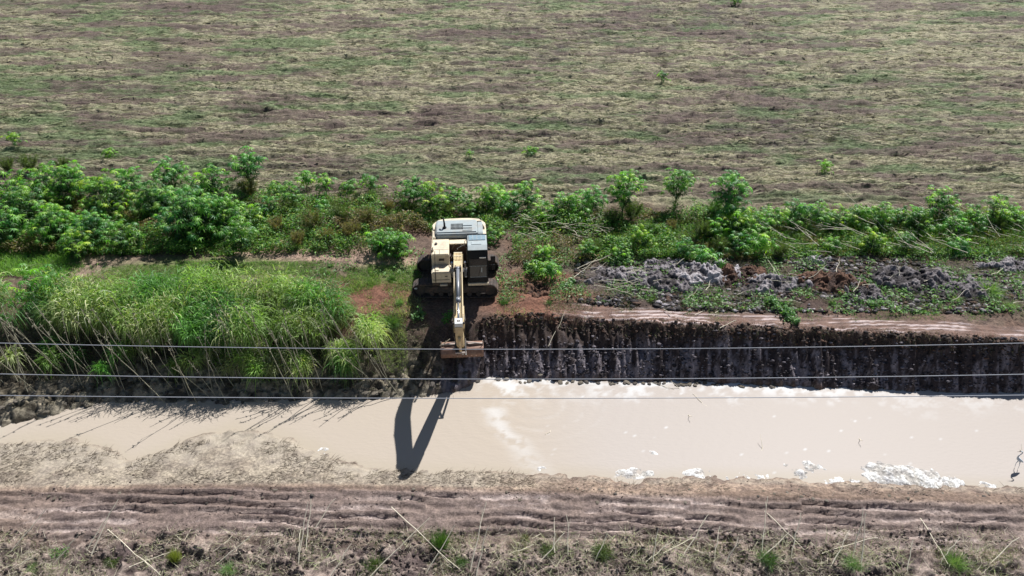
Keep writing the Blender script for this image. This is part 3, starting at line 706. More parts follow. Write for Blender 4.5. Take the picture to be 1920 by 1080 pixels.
def flat_leaves(cen, size, col, aspect=.45, up=.8):
    """small diamond leaves, one quad each"""
    n = len(cen); nrm = unit(np.stack([RS.normal(size=n) * .7, RS.normal(size=n) * .7, np.abs(RS.normal(size=n)) * .6 + up], 1))
    a = unit(np.cross(nrm, RS.normal(size=(n, 3)))); b = np.cross(nrm, a); s = np.broadcast_to(size, n)[:, None]
    V = np.stack([cen - a * s, cen - b * s * aspect, cen + a * s - nrm * s * .3, cen + b * s * aspect], 1).reshape(-1, 3)
    return V, [np.arange(4 * n).reshape(n, 4)], np.repeat(col, 4, 0)
def star_leaf(r, lobes=8, seed=0):
    """palmate castor leaf, stalk at the origin, normal +Z"""
    rs = np.random.RandomState(seed); V = [(0, 0, .02)]; F = []
    for k in range(lobes):
        a = 2 * math.pi * k / lobes + rs.uniform(-.08, .08); l = r * (1.05 - .35 * abs(math.sin(a / 2)) ** 2 + rs.uniform(-.08, .08)); da = math.pi / lobes
        def pt(rr, aa, dz=0): return (rr * math.cos(aa), rr * math.sin(aa), -1.1 * rr * rr / r * .45 + dz)
        i = len(V); V += [pt(r * .24, a - da, -.01), pt(l * .6, a - da * .42, -.0), pt(l, a, -.03), pt(l * .6, a + da * .42, -.0), pt(r * .24, a + da, -.01), pt(l * .6, a, .022)]
        F += [(0, i, i + 1, i + 5), (i + 5, i + 1, i + 2, i + 2), (0, i + 5, i + 3, i + 4), (i + 5, i + 2, i + 3, i + 3)]
    tri = [f[:3] for f in F if f[2] == f[3]]; quad = [f for f in F if f[2] != f[3]]
    return np.array(V), [np.array(quad), np.array(tri)]
leafm = []
for k in range(4):
    v, f = star_leaf((.19, .23, .28, .23)[k], (8, 8, 9, 7)[k], k)
    o = mk('leaf', v, f, M['leaf'], link=False); leafm.append(o.data); bpy.data.objects.remove(o)
def tube_arrays(pts, r0, r1, n=4):
    pts = np.asarray(pts, float); m = len(pts); V = []
    for i, p in enumerate(pts):
        d = pts[min(i + 1, m - 1)] - pts[max(i - 1, 0)]; d = d / (np.linalg.norm(d) + 1e-9)
        u = np.cross(d, (.3, .9, .2)); u /= np.linalg.norm(u); w = np.cross(d, u); r = r0 + (r1 - r0) * i / (m - 1)
        for k in range(n): a = 2 * math.pi * k / n; V.append(p + (u * math.cos(a) + w * math.sin(a)) * r)
    F = [(i * n + k, i * n + (k + 1) % n, (i + 1) * n + (k + 1) % n, (i + 1) * n + k) for i in range(m - 1) for k in range(n)]
    return np.array(V), [np.array(F)], np.ones((len(V), 3)) * .2
def castor(H_, R, nros, nl, low, seed, fill):
    """prototype: stem, rosettes of star leaves as single parts, inner foliage joined"""
    rs = np.random.RandomState(seed); root = empty('castor_plant'); tubes = []; L = []; inner = []
    fork = H_ * low * .6
    tubes.append(tube_arrays([(0, 0, -.15), (.03, .02, fork * .5), (0, 0, fork)], .035 + .01 * H_, .025, 6))
    for i in range(nros):
        u = (i + .5) / nros; a = i * 2.39996 + rs.uniform(-.3, .3); ph = math.acos(1 - u * 1.05)
        q = np.array((R * math.sin(ph) * math.cos(a), R * math.sin(ph) * math.sin(a), H_ * low + (H_ * (1 - low)) * math.cos(ph))) * rs.uniform(.7, 1.15, 3)
        tubes.append(tube_arrays([(0, 0, fork * rs.uniform(.4, 1)), q * (.5, .5, .75), q - (0, 0, .12)], .02, .012, 4))
        for k in range(nl):
            b = 2 * math.pi * k / nl + rs.uniform(-.4, .4); pr = rs.uniform(.1, .52); dz = rs.uniform(-.3, .16)
            p = q + (pr * math.cos(b), pr * math.sin(b), dz)
            out = np.array((math.cos(b) * .4 + rs.normal() * .4, math.sin(b) * .4 + rs.normal() * .4, 1.0))
            L.append((p, out)); tubes.append(tube_arrays([q, (q + p) / 2 + (0, 0, .05), p], .006, .005, 3))
    v, f, c = join(tubes); mk('stem', v, f, M['stem'], root, smooth=True)
    for p, out in L:
        o = bpy.data.objects.new('leaf', leafm[rs.randint(4)]); COL.objects.link(o); o.parent = root
        o.location = p; qq = Vector(out).to_track_quat('Z', 'Y'); qq.rotate(Matrix.Identity(3))
        e = (qq @ Matrix.Rotation(rs.uniform(0, 6.28), 3, 'Z').to_quaternion()).to_euler(); o.rotation_euler = e
        s = rs.uniform(.8, 1.2); o.scale = (s, s, s)
    if fill:
        ps = rs.normal(size=(fill, 3)); ps = ps / np.linalg.norm(ps, axis=1, keepdims=True) * (rs.rand(fill, 1) ** .4) * .92
        ps = ps * (R * .9, R * .9, H_ * (1 - low) * .8) + (0, 0, H_ * low * .9); ps[:, 2] = np.abs(ps[:, 2] - .1) + .1
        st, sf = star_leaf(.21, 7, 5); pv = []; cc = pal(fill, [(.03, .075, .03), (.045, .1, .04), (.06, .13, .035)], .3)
        for i in range(fill):
            mt = Vector(rs.normal(size=3) * (.5, .5, .3) + (0, 0, 1)).to_track_quat('Z', 'Y').to_matrix()
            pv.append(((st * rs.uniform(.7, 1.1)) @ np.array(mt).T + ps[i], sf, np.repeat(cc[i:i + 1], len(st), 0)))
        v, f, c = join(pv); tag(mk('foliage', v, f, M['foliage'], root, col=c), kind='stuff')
    kids(root); return root
proto = {'big': [castor(2.5, 1.35, 26, 7, .42, 1, 320), castor(2.7, 1.2, 22, 7, .45, 2, 260)],
         'mid': [castor(1.7, .75, 9, 7, .45, 3, 60), castor(1.9, .65, 8, 7, .5, 4, 50), castor(1.4, .8, 9, 6, .4, 5, 60)],
         'small': [castor(.95, .4, 4, 6, .5, 6, 10), castor(1.15, .35, 3, 7, .6, 7, 8)],
         'tall': [castor(2.9, .85, 16, 7, .68, 8, 60)]}
used = set(); cnt = {}
def put(kind, px, row, sc, label, group):
    """a castor plant whose crown middle stands over that place of the plan"""
    k = cnt.get(kind, 0); cnt[kind] = k + 1; p = proto[kind][k % len(proto[kind])]
    hc = {'big': 1.5, 'mid': 1.2, 'small': .75, 'tall': 2.45}[kind] * sc
    x, y = P(px, row, hc); x, y = float(x), float(y)
    o = p if p.name not in used else copy_tree(p); used.add(p.name)
    o.location = (x, y, float(H(x, y)[0]) - .03); o.rotation_euler = (random.uniform(-.06, .06), random.uniform(-.06, .06), random.uniform(0, 6.28)); o.scale = (sc, sc, sc)
    tg.append((o, ((.8, .95, 1.25, 1), (1, 1, 1, 1), (1.3, 1.08, .8, 1), (.75, .8, .8, 1), (1.12, 1.1, 1, 1))[random.randrange(5)])); tag(o, label, 'plant', group); return o
tg = []
ORD = ['leftmost', 'second', 'third', 'fourth', 'fifth', 'sixth', 'seventh', 'eighth', 'ninth', 'tenth', 'eleventh', 'twelfth', 'thirteenth', 'fourteenth', 'fifteenth', 'sixteenth', 'seventeenth', 'eighteenth', 'nineteenth', 'twentieth', 'twenty-first', 'twenty-second']
def row_of(lst, text, group):
    lst = sorted(lst, key=lambda a: a[1])
    for i, (kind, px, row, sc) in enumerate(lst):
        o_ = ORD[i] + (' from the left' if i else '')
        put(kind, px, row, sc, text % o_, group)
put('big', 350, 395, 1.18, 'largest rounded castor bush with dark shaded front beside the dirt path', 'castor bushes left of the machine')
put('tall', 1172, 345, 1.0, 'bright green tall castor plant nearest the excavator, on thin stems against the field', 'tall castor plants')
put('tall', 1272, 338, .88, 'pale leaved tall castor plant with bare thin stem, middle of the three tall ones', 'tall castor plants')
put('tall', 1372, 350, 1.0, 'tall castor plant with a dense green column below its crown, rightmost of three', 'tall castor plants')
put('mid', 1370, 395, 1.1, 'dense dark castor growth directly under the rightmost tall plant', 'castor plants on the right')
put('mid', 465, 325, 1.25, 'upright castor plant rising above the left bushes against the mown field', 'castor bushes left of the machine')
put('mid', 66, 515, 1.35, 'isolated castor bush on the grassy bank near the left edge, in front of the path', 'castor bushes left of the machine')
put('mid', 745, 450, .9, 'low castor plant just left of the excavator cab rear, beside red soil', 'castor bushes left of the machine')
row_of([('big', 40, 388, 1.0), ('big', 130, 350, .95), ('big', 195, 370, 1.0), ('big', 285, 372, .9), ('big', 415, 400, .95), ('big', 95, 415, .9), ('big', 170, 425, .8), ('mid', 240, 345, 1.2),
        ('mid', 320, 335, 1.2), ('mid', 395, 345, 1.2), ('mid', 20, 345, 1.2), ('mid', 470, 395, 1.0), ('mid', 225, 425, 1.2), ('mid', 445, 440, 1.1), ('mid', 75, 345, 1.2), ('mid', 5, 420, 1.2), ('mid', 360, 360, 1.2), ('mid', 140, 455, .9)],
       'castor bush in the dense left cluster, %s there', 'castor bushes left of the machine')
row_of([('small', 520, 352, 1.1), ('mid', 545, 370, .8), ('small', 575, 345, 1.2), ('small', 610, 355, 1.1), ('small', 655, 350, 1.1), ('small', 695, 350, 1.2), ('mid', 500, 385, .8), ('small', 600, 380, 1.0), ('mid', 715, 445, .9)],
       'small castor plant in the feathery brush left of the machine, %s', 'castor plants in the brush')
row_of([('mid', 775, 362, .9), ('mid', 812, 370, 1.0), ('mid', 850, 368, .8), ('mid', 880, 385, .8), ('mid', 915, 372, .95), ('mid', 955, 380, .9), ('mid', 990, 368, 1.0), ('mid', 1020, 390, .9), ('mid', 1062, 380, 1.05), ('mid', 1108, 376, 1.0), ('small', 935, 360, 1.2), ('mid', 925, 430, .7), ('small', 1090, 395, 1.2)],
       'green castor plant in the row behind the excavator, %s', 'castor plants behind the machine')
row_of([('mid', 1500, 395, .95), ('mid', 1535, 402, .85), ('mid', 1575, 405, .9), ('mid', 1610, 400, .8), ('mid', 1650, 402, .9), ('mid', 1690, 400, .95), ('mid', 1725, 405, 1.0), ('mid', 1765, 380, 1.05), ('mid', 1790, 415, .9), ('mid', 1830, 405, .9), ('mid', 1870, 395, .95), ('mid', 1905, 398, .9), ('mid', 1450, 400, .9), ('mid', 1420, 420, .8), ('mid', 1385, 410, 1.1), ('mid', 1350, 420, .9)],
       'castor plant in the right-hand row along the field, %s', 'castor plants on the right')
row_of([('small', 1010, 492, 1.2), ('small', 1035, 505, 1.0), ('mid', 1020, 470, .7), ('mid', 1165, 470, .6), ('mid', 1205, 440, .8), ('mid', 1290, 465, .7), ('small', 1330, 470, 1.2), ('small', 1430, 455, 1.2), ('small', 1560, 450, 1.0), ('mid', 1640, 445, .8), ('small', 1700, 450, 1.0), ('small', 1800, 450, 1.1), ('mid', 1100, 465, .6), ('mid', 1390, 445, .9)],
       'low castor plant in the brush behind the spoil ridge, %s', 'low castor plants on the right')
row_of([('small', 995, 288, .8), ('small', 1240, 152, .9), ('small', 1545, 322, .8), ('small', 30, 272, .9), ('small', 205, 290, .8), ('small', 1380, 4, 1.1), ('small', 880, 300, .5)], 'lone green castor sprout in the mown field, %s', 'sprouts in the field')

PC = {}
for o in bpy.data.objects:
    if o.parent: PC.setdefault(o.parent.name, []).append(o)
for o, c_ in tg:
    for ch in PC.get(o.name, []): ch.color = c_
# feathery bushes, each one mesh
def feather(n, R, Hh, cols, seed, wid=.02, stems=22):
    rs = np.random.RandomState(seed); d = cone_dirs(stems, 1.0, .75); parts = []
    for s in range(stems):
        l = Hh * rs.uniform(.7, 1.1); parts.append(tube_arrays([(0, 0, -.05), d[s] * l * .5, d[s] * l + (0, 0, -.1 * l)], .012, .004, 3))
    for p in parts: p[2][:] = np.array(cols[0]) * .8
    k = rs.randint(0, stems, n); tt = rs.uniform(.25, 1.05, n)[:, None]
    base = d[k] * (Hh * tt) * (1, 1, 1) * rs.uniform(.85, 1.1, (n, 1)) * (R / Hh * 1.2, R / Hh * 1.2, 1) + rs.normal(size=(n, 3)) * .05 * R
    base[:, 2] = np.maximum(base[:, 2], .03)
    dr = unit(d[k] + rs.normal(size=(n, 3)) * .6); return parts + [blade_arrays(base, dr, rs.uniform(.12, .3, n), wid, .4, pal(n, cols), 2)]
TAN = [(.22, .17, .08), (.16, .14, .06), (.12, .13, .05), (.27, .2, .1)]; OLV = [(.1, .15, .05), (.14, .18, .06), (.08, .12, .04)]; GRN = [(.07, .16, .04), (.1, .2, .05), (.06, .12, .035), (.14, .22, .07)]
fp = []
for i, (cols, R, Hh) in enumerate([(TAN, .8, 1.0), (OLV, .8, 1.0), (GRN, .6, .7), (OLV + TAN, .9, 1.2)]):
    v, f, c = join(feather(2300, R, Hh, cols, 40 + i)); o = mk('feathery_bush', v, f, M['blade'], col=c, link=False); fp.append(o.data); bpy.data.objects.remove(o)
def bush(mesh, px, row, sc, label, group, name='feathery_bush', rot=None):
    o = bpy.data.objects.new(name, mesh); COL.objects.link(o); x, y = P(px, row, .4 * sc); o.location = (float(x), float(y), float(H(x, y)[0]))
    o.rotation_euler = (0, 0, random.uniform(0, 6.28) if rot is None else rot); o.scale = (sc, sc, sc); tag(o, label, 'bush', group); return o
tn = [(520, 430, .9), (545, 400, 1.0), (590, 425, 1.1), (615, 450, .9), (640, 410, 1.2), (660, 440, 1.0), (690, 420, 1.0), (470, 372, .9), (730, 395, .7), (215, 445, .6), (560, 455, .8)]
for i, (a, b_2, s) in enumerate(sorted(tn)): bush(fp[(0, 3, 0, 1)[i % 4]], a, b_2, s, 'tan or olive feathery bush left of the machine, %s' % (ORD[i] + (' from the left' if i else '')), 'feathery bushes by the path')
ol = [(60, 325, 1.1), (120, 320, .8), (20, 330, .9), (765, 395, .8), (840, 400, .8), (900, 405, .7), (700, 380, .7)]
for i, (a, b_2, s) in enumerate(sorted(ol)): bush(fp[1], a, b_2, s, 'olive green feathery bush at the field edge, %s' % (ORD[i] + (' from the left' if i else '')), 'feathery bushes at the field edge')
rg = [(1185, 405, 1.1), (1150, 420, .9), (1110, 470, .8), (1125, 465, .9), (1220, 435, .9), (1340, 400, 1.2), (1315, 440, 1.0), (1390, 420, 1.2), (1460, 475, .8), (1258, 430, .6), (1280, 465, .8), (1350, 465, .8), (1150, 480, .6), (1560, 425, .8), (1720, 430, .9), (1770, 440, .8), (1870, 430, .8)]
for i, (a, b_2, s) in enumerate(sorted(rg)): bush(fp[0] if a == 1258 else fp[(1, 2)[i % 2]], a, b_2, s, 'fine leaved bush behind the spoil right of the machine, %s' % (ORD[i] + (' from the left' if i else '')), 'fine leaved bushes on the right')

# ---- masses nobody could count
def region_pts(n, x0, x1, r0, r1, z=0.0):
    x, y = P(rnd(n, x0, x1), rnd(n, r0, r1), z); return x, y
def stuff(name, parts, m, label):
    v, f, c = join(parts); o = mk(name, v, f, m, col=c); tag(o, label, kind='stuff'); return o
def on_ground(x, y, dz=0.0): return np.stack([x, y, H(x, y) + dz], 1)
# mown straw of the field
n = 175000
x, y = region_pts(n, -60, 1980, -8, 372, .3); keep = (y > 6.2) & (fbm(x * .45, y * 1.1, 320, 5, .62) * .6 + RS.rand(n) * .4 > .43) & (RS.rand(n) > .72 * ss(.50, .60, fbm(x * .16, y * .7, 350, 5, .62))); x, y = x[keep], y[keep]; n = len(x)
a = RS.normal(size=n) * .26 + np.where(RS.rand(n) < .5, math.pi, 0); far = np.clip(1000 / 25 / PXS(y, .3) * .9, 1, 2.0)
d = unit(np.stack([np.cos(a), np.sin(a), rnd(n, -.02, .3)], 1))
g = ss(.5, .66, fbm(x * .2, y * .7, 340, 5, .62))
c = pal(n, [(.45, .43, .27), (.35, .35, .20), (.22, .26, .13), (.32, .26, .19), (.09, .07, .055)], .3)
c = c * (1 - g[:, None] * .7) + pal(n, [(.16, .26, .11), (.2, .3, .16), (.12, .2, .07)]) * g[:, None] * .7
stuff('mown_straw', [blade_arrays(on_ground(x, y, 0.0) + np.stack([0 * x, 0 * x, .01 + .13 * RS.rand(n) ** 2], 1), d, rnd(n, .2, .8) * far ** .5, rnd(n, .010, .026) * far, rnd(n, .05, .3), c, 2)], M['straw'], 'flattened mown straw and green stubble covering the whole field')
n = 9000; x, y = region_pts(n, -40, 1960, 0, 372, .3); k = y > 6; x, y = x[k], y[k]; n = len(x)
stuff('standing_straw', [blade_arrays(on_ground(x, y), cone_dirs(n, 1, 1.3), rnd(n, .15, .5), .022, rnd(n, 0, .6), pal(n, [(.44, .4, .28), (.36, .34, .25), (.28, .29, .18)]), 2)], M['straw'], 'pale loose straw ends sticking up out of the mown field')

# undergrowth of the brush strip
def density_pts(n, boxes, seed, thr=.42, z=0.0):
    xs, ys = [], []; w = np.array([(b[1] - b[0]) * (b[3] - b[2]) * (b[4] if len(b) > 4 else 1) for b in boxes], float); w /= w.sum()
    for b, q in zip(boxes, w):
        x, y = region_pts(int(n * q), b[0], b[1], b[2], b[3], z); xs.append(x); ys.append(y)
    x = np.concatenate(xs); y = np.concatenate(ys); k = fbm(x * .9, y * .9, seed, 3) + RS.uniform(-.08, .08, len(x)) > thr
    return x[k], y[k]
bx_ = [(-40, 480, 385, 482, 1), (480, 760, 385, 480, 1.0), (760, 1130, 398, 440, 1.0), (1130, 1480, 405, 490, 1.2), (1480, 1960, 408, 485, 1.2), (960, 1150, 440, 500, .4)]
x, y = density_pts(150000, bx_, 600, .30); n = len(x); hh = (.1 + 1.5 * fbm(x * .7, y * .7, 610, 3) ** 1.6) * np.where((x > 9) & (y < 4.5), .4, 1)
z = hh * rnd(n) ** .7
tone = fbm(x * .35, y * .5, 620, 3)[:, None]
c = pal(n, [(.09, .2, .05), (.13, .28, .06), (.17, .33, .07), (.06, .14, .04), (.27, .36, .08)], .3); c = np.where(tone > .58, pal(n, TAN), c)
stuff('undergrowth', [flat_leaves(on_ground(x, y) + np.stack([0 * z, 0 * z, z], 1), rnd(n, .035, .1), c)], M['foliage'], 'tangled low green weeds filling the strip between field and bank')
x, y = density_pts(60000, bx_, 640, .36); n = len(x); hh = 1.0 * fbm(x * .6, y * .6, 610, 3)
c = pal(n, GRN + OLV + TAN[:2], .25)
stuff('weed_grass', [blade_arrays(on_ground(x, y) + np.stack([0 * x, 0 * x, hh * rnd(n)], 1), cone_dirs(n, 1, 1.3), rnd(n, .15, .45), .02, rnd(n, .1, .7), c, 2)], M['blade'], 'thin green and tan weed grass through the brush strip')
# reeds hanging over the left bank
def reed_cols(x, y, n):
    t = fbm(x * .35, y * .6, 650, 3)[:, None]
    c = pal(n, [(.23, .35, .09), (.31, .42, .13), (.18, .31, .07), (.38, .44, .2)], .2); c2 = pal(n, [(.1, .25, .06), (.15, .34, .07), (.07, .18, .045)], .2)
    return np.where(t > .5, c2, c)
nc_ = 560; qx = rnd(nc_ * 2, -27.5, -6.1); qy = rnd(nc_ * 2, -6.3, -2.0)
k = (qy < -2.5 - np.maximum(qx + 9.9, 0) * .72 - 1.2 * (fbm(qx * .8, qy * 0 + 2, 657, 2) - .5)) & (fbm(qx * .7, qy * .9, 659, 2) > .36) & (np.hypot(qx + 23.6, qy + 2.6) > 1.5) & ~((qx < -9) & (qy > -2.5 - .5 * np.sin(qx * .8))) & (qy > -6.1 + .7 * fbm(qx * .5, qx * 0, 655, 3) + .9 * ss(-16, -21, qx)); qx, qy = qx[k][:nc_], qy[k][:nc_]
hx_ = np.concatenate([rnd(26, -15.5, -7.5), rnd(8, -24, -15.5)]); hy_ = rnd(34, -6.9, -5.9); qx = np.concatenate([qx, hx_]); qy = np.concatenate([qy, hy_]); nq = len(qx)
qh = (.85 + 1.25 * fbm(qx * .4, qy * .5, 670, 3)) * np.where(RS.rand(nq) > .86, 1.55, RS.uniform(.55, 1.25, nq)) * (1 - .5 * ss(-3.2, -2.2, qy)); qc = reed_cols(qx, qy, nq) * RS.uniform(.4, 1.45, (nq, 1)); qc = np.where(RS.rand(nq, 1) > .9, np.array([[.36, .36, .2]]) * RS.uniform(.7, 1.1, (nq, 1)), qc)
qh[-34:] = rnd(34, .5, 1.1)
qz = H(qx, qy) + np.maximum(-.1 - H(qx, qy), 0) * np.where(np.arange(nq) < nq - 34, .55, .1)
per = 150; ci = np.repeat(np.arange(nq), per); n = len(ci)
dd = cone_dirs(n, .9, 1.0) + np.array([[.03, -.22, 0]]); dd = unit(dd); t_r = rnd(n, .35, 1.0) ** .7
rad = dd * (qh[ci] * t_r)[:, None] * np.array([[.62, .62, 1.0]])
base = np.stack([qx[ci], qy[ci], qz[ci]], 1) + rad; base[:, 2] = np.maximum(base[:, 2], H(base[:, 0], base[:, 1]) + .02)
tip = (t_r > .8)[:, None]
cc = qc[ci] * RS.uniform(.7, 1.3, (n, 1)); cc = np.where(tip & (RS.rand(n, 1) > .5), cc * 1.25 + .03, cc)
stuff('reed_thicket', [blade_arrays(base, unit(dd + RS.normal(size=(n, 3)) * .45), rnd(n, .3, .9), rnd(n, .02, .045), rnd(n, .5, 1.6), np.clip(cc, 0, .6), 3)], M['blade'], 'thick bright green reeds leaning over the left bank of the canal')
ci = np.repeat(np.arange(nq), 9); n = len(ci); d = unit(cone_dirs(n, 1.1, .6) + np.array([[0, -.15, 0]]))
stuff('reed_stems', [blade_arrays(np.stack([qx[ci], qy[ci], H(qx[ci], qy[ci]) - .05], 1), d, qh[ci] * RS.uniform(.7, 1.15, n), .02, .08, pal(n, [(.2, .24, .1), (.28, .28, .15)]), 2)], M['blade'], 'upright reed stems inside the left thicket')
# grass: verge, path edges, bank top
def grass(name, boxes, n, lo, hi, cols, label, w=.014, spread=.9, seed=700, thr=.40, m='blade', droop=(.1, .5), z=0.0):
    x, y = density_pts(n, boxes, seed, thr, z); n = len(x)
    stuff(name, [blade_arrays(on_ground(x, y, -.01), cone_dirs(n, 1, spread), rnd(n, lo, hi), w, rnd(n, *droop), pal(n, cols, .22), 2)], M[m], label)
grass('tall_verge_grass', [(-60, 130, 436, 520, 1)], 9000, .25, .6, [(.2, .36, .09), (.26, .4, .12), (.14, .28, .07)], 'lush light green grass at the left edge in front of the castor bushes', thr=.2, w=.024, spread=.9)
grass('short_grass', [(330, 620, 492, 518), (-40, 160, 432, 505, .8), (690, 790, 498, 545), (120, 340, 500, 530, .7), (600, 700, 505, 560, .8)], 42000, .08, .25, [(.13, .25, .06), (.17, .3, .08), (.1, .2, .05)], 'short green grass along the path left of the machine', thr=.36)
grass('foreground_straw', [(-60, 1980, 1000, 1110, 1), (900, 1700, 1010, 1070, 1)], 9000, .2, .6, [(.52, .48, .36), (.42, .42, .27), (.36, .4, .2)], 'longer pale cut straw lying over the near edge', spread=4.0, thr=.5, m='straw', w=.018, droop=(0, .1), z=-1.75, seed=760)
grass('pale_grass', [(620, 790, 530, 590, 1), (610, 740, 520, 560, 1.2), (100, 260, 505, 545, .6), (930, 1000, 530, 590, .4), (640, 760, 585, 650, 1.3)], 14000, .12, .42, [(.38, .42, .25), (.3, .36, .18), (.2, .3, .1)], 'pale dry grass tufts on the bare red soil beside the tracks', thr=.5)
grass('bank_litter', [(930, 1960, 478, 582, 1), (560, 800, 480, 640, .4)], 34000, .12, .5, [(.3, .27, .17), (.2, .22, .1), (.16, .12, .08), (.12, .18, .06), (.4, .36, .26)], 'cut grass and twigs littering the soil right of the machine', spread=2.4, thr=.45, m='straw', droop=(0, .3))
x, y = density_pts(30000, [(930, 1960, 470, 590, 1), (930, 1140, 400, 470, .7), (560, 800, 470, 520, .4)], 655, .54); k = y > cW(x) + 1.15; x, y = x[k], y[k]; n = len(x); hh = .45 * fbm(x * .9, y * .9, 611, 3)
stuff('bank_weeds', [flat_leaves(on_ground(x, y) + np.stack([0 * x, 0 * x, hh * rnd(n) + .03], 1), rnd(n, .035, .1), pal(n, [(.12, .26, .07), (.2, .34, .12), (.08, .17, .05), (.25, .36, .18)], .3))], M['foliage'], 'broken leafy weeds scattered over the churned bank')
x, y = density_pts(15000, [(1080, 1960, 480, 585, 1)], 658, .46); k = y > cW(x) + 1.05; x, y = x[k], y[k]; n = len(x)
bm = bmesh.new(); bmesh.ops.create_icosphere(bm, subdivisions=1, radius=1); iv = np.array([v.co[:] for v in bm.verts]); iff = np.array([[v.index for v in f.verts] for f in bm.faces]); bm.free()
def crumbs(name, x, y, lo, hi, cols, label):
    n = len(x); s = rnd(n, lo, hi) * RS.rand(n) ** .5 + lo * .4; jit = RS.uniform(.6, 1.3, (n, len(iv), 1)); V = iv[None] * jit * s[:, None, None] * np.stack([rnd(n, .8, 1.6), rnd(n, .8, 1.2), rnd(n, .5, .8)], 1)[:, None, :] + on_ground(x, y, .3 * 0)[:, None, :] + np.array([0, 0, 1.0]) * (s * .25)[:, None, None]
    F = (iff[None] + (np.arange(n) * len(iv))[:, None, None]).reshape(-1, 3); c = np.repeat(pal(n, cols, .3), len(iv), 0)
    o = mk(name, V.reshape(-1, 3), [F], M['heap'], col=np.concatenate([c, np.full((len(c), 1), .15)], 1)); tag(o, label, kind='stuff')
crumbs('spoil_crumbs', x, y, .03, .15, [(.05, .042, .044), (.12, .105, .11), (.03, .026, .028), (.09, .055, .04), (.3, .275, .29)], 'wet clay crumbs spread round the spoil heaps')
x = rnd(1800, -1.5, 27); y = cW(x) + rnd(1800, -.5, .12)
crumbs('lip_crumbs', x, y, .02, .09, [(.06, .042, .036), (.12, .07, .05), (.035, .028, .027)], 'dark soil crumbs along the lip of the cut')
x = rnd(2600, -1.5, 27); y = cG(x) + RS.rand(2600) ** 1.5 * 1.3
crumbs('wall_crumbs', x, y, .02, .09, [(.05, .042, .046), (.12, .105, .12), (.03, .025, .028), (.2, .18, .2)], 'sticky clay lumps on the cut wall')
x, y = density_pts(9000, [(-60, 1980, 995, 1110, 1)], 740, .46, -1.75)
crumbs('foreground_clods', x, y, .015, .075, [(.07, .052, .05), (.14, .105, .095), (.22, .175, .15), (.045, .035, .035)], 'broken mud crumbs among the litter at the near edge')
x, y = density_pts(3000, [(-60, 1980, 880, 1000, 1)], 745, .5, -1.75); k = H(x, y) > WZ + .02
crumbs('track_crumbs', x[k], y[k], .01, .04, [(.17, .13, .11), (.1, .075, .065), (.28, .22, .19)], 'small mud crumbs on the smeared track')
grass('green_bank_tufts', [(1180, 1960, 545, 600, 1), (1560, 1960, 480, 520, .6), (930, 1180, 480, 600, .3)], 11000, .1, .35, [(.14, .26, .09), (.2, .28, .12), (.1, .18, .06)], 'low green tufts along the top of the cut bank', thr=.56, spread=1.3)
# roots and dry grass hanging on the lip of the cut
n = 4500; x = rnd(n, -1.3, 27); y = cW(x) + rnd(n, -.4, .35); d = unit(np.stack([RS.normal(size=n) * .5, -np.ones(n), RS.normal(size=n) * .3 - .25], 1))
stuff('hanging_roots', [blade_arrays(on_ground(x, y, .02), d, rnd(n, .08, .3), .012, rnd(n, .2, 1.2), pal(n, [(.1, .07, .05), (.18, .14, .09), (.06, .05, .04), (.14, .16, .07)], .3), 2)], M['straw'], 'roots and dry grass hanging over the lip of the fresh cut')
# dry tangle under the reeds and near the bucket, colours darkened for shade
n = 7000; x = rnd(n, -27, -1.5); y = rnd(n, -7.4, -4.6); d = cone_dirs(n, 1, 1.4)
stuff('dry_tangle', [blade_arrays(on_ground(x, y), d, rnd(n, .15, .6), .014, rnd(n, 0, .6), pal(n, [(.12, .1, .07), (.07, .06, .04), (.09, .12, .05), (.2, .17, .12)], .3), 2)], M['straw'], 'dry tangled grass on the shaded slope below the reeds')
# twigs on the silt and the near track
x1_, y1_ = region_pts(6500, -40, 1000, 826, 915, -2.0); x2_, y2_ = region_pts(1500, 900, 1960, 890, 935, -1.9); x = np.concatenate([x1_, x2_]); y = np.concatenate([y1_, y2_]); k = (H(x, y) > WZ + .01) & (fbm(x * .8, y, 720, 3) > .42); x, y = x[k], y[k]; n = len(x)
a = RS.normal(size=n) * .9 + .3
stuff('twig_litter', [blade_arrays(on_ground(x, y, .012), unit(np.stack([np.cos(a), np.sin(a), rnd(n, 0, .35)], 1)), rnd(n, .08, .42), .018, .1, pal(n, [(.07, .055, .04), (.11, .085, .06), (.16, .13, .1), (.3, .26, .2)], .25), 2)], M['straw'], 'small dark twigs scattered over the silt shore')
grass('foreground_litter', [(-60, 1980, 992, 1110, 1)], 26000, .08, .4, [(.5, .44, .34), (.38, .33, .24), (.26, .26, .14), (.2, .15, .12), (.6, .54, .43)], 'cut grass and straw litter across the near edge of the bank', spread=3.0, thr=.44, m='straw', w=.014, droop=(0, .2), z=-1.75)
grass('foreground_grass', [(60, 420, 1010, 1100), (560, 900, 1000, 1100, 1.2), (960, 1400, 1010, 1060), (1480, 1960, 1030, 1100)], 16000, .08, .3, [(.14, .2, .06), (.2, .25, .1), (.28, .3, .15), (.1, .15, .05)], 'patches of green grass among the litter nearest the camera', thr=.6, w=.012, z=-1.75)

M['palestem'] = mat_plain('bleached_stem', (.72, .65, .5), .8, var=.15, scale=3)
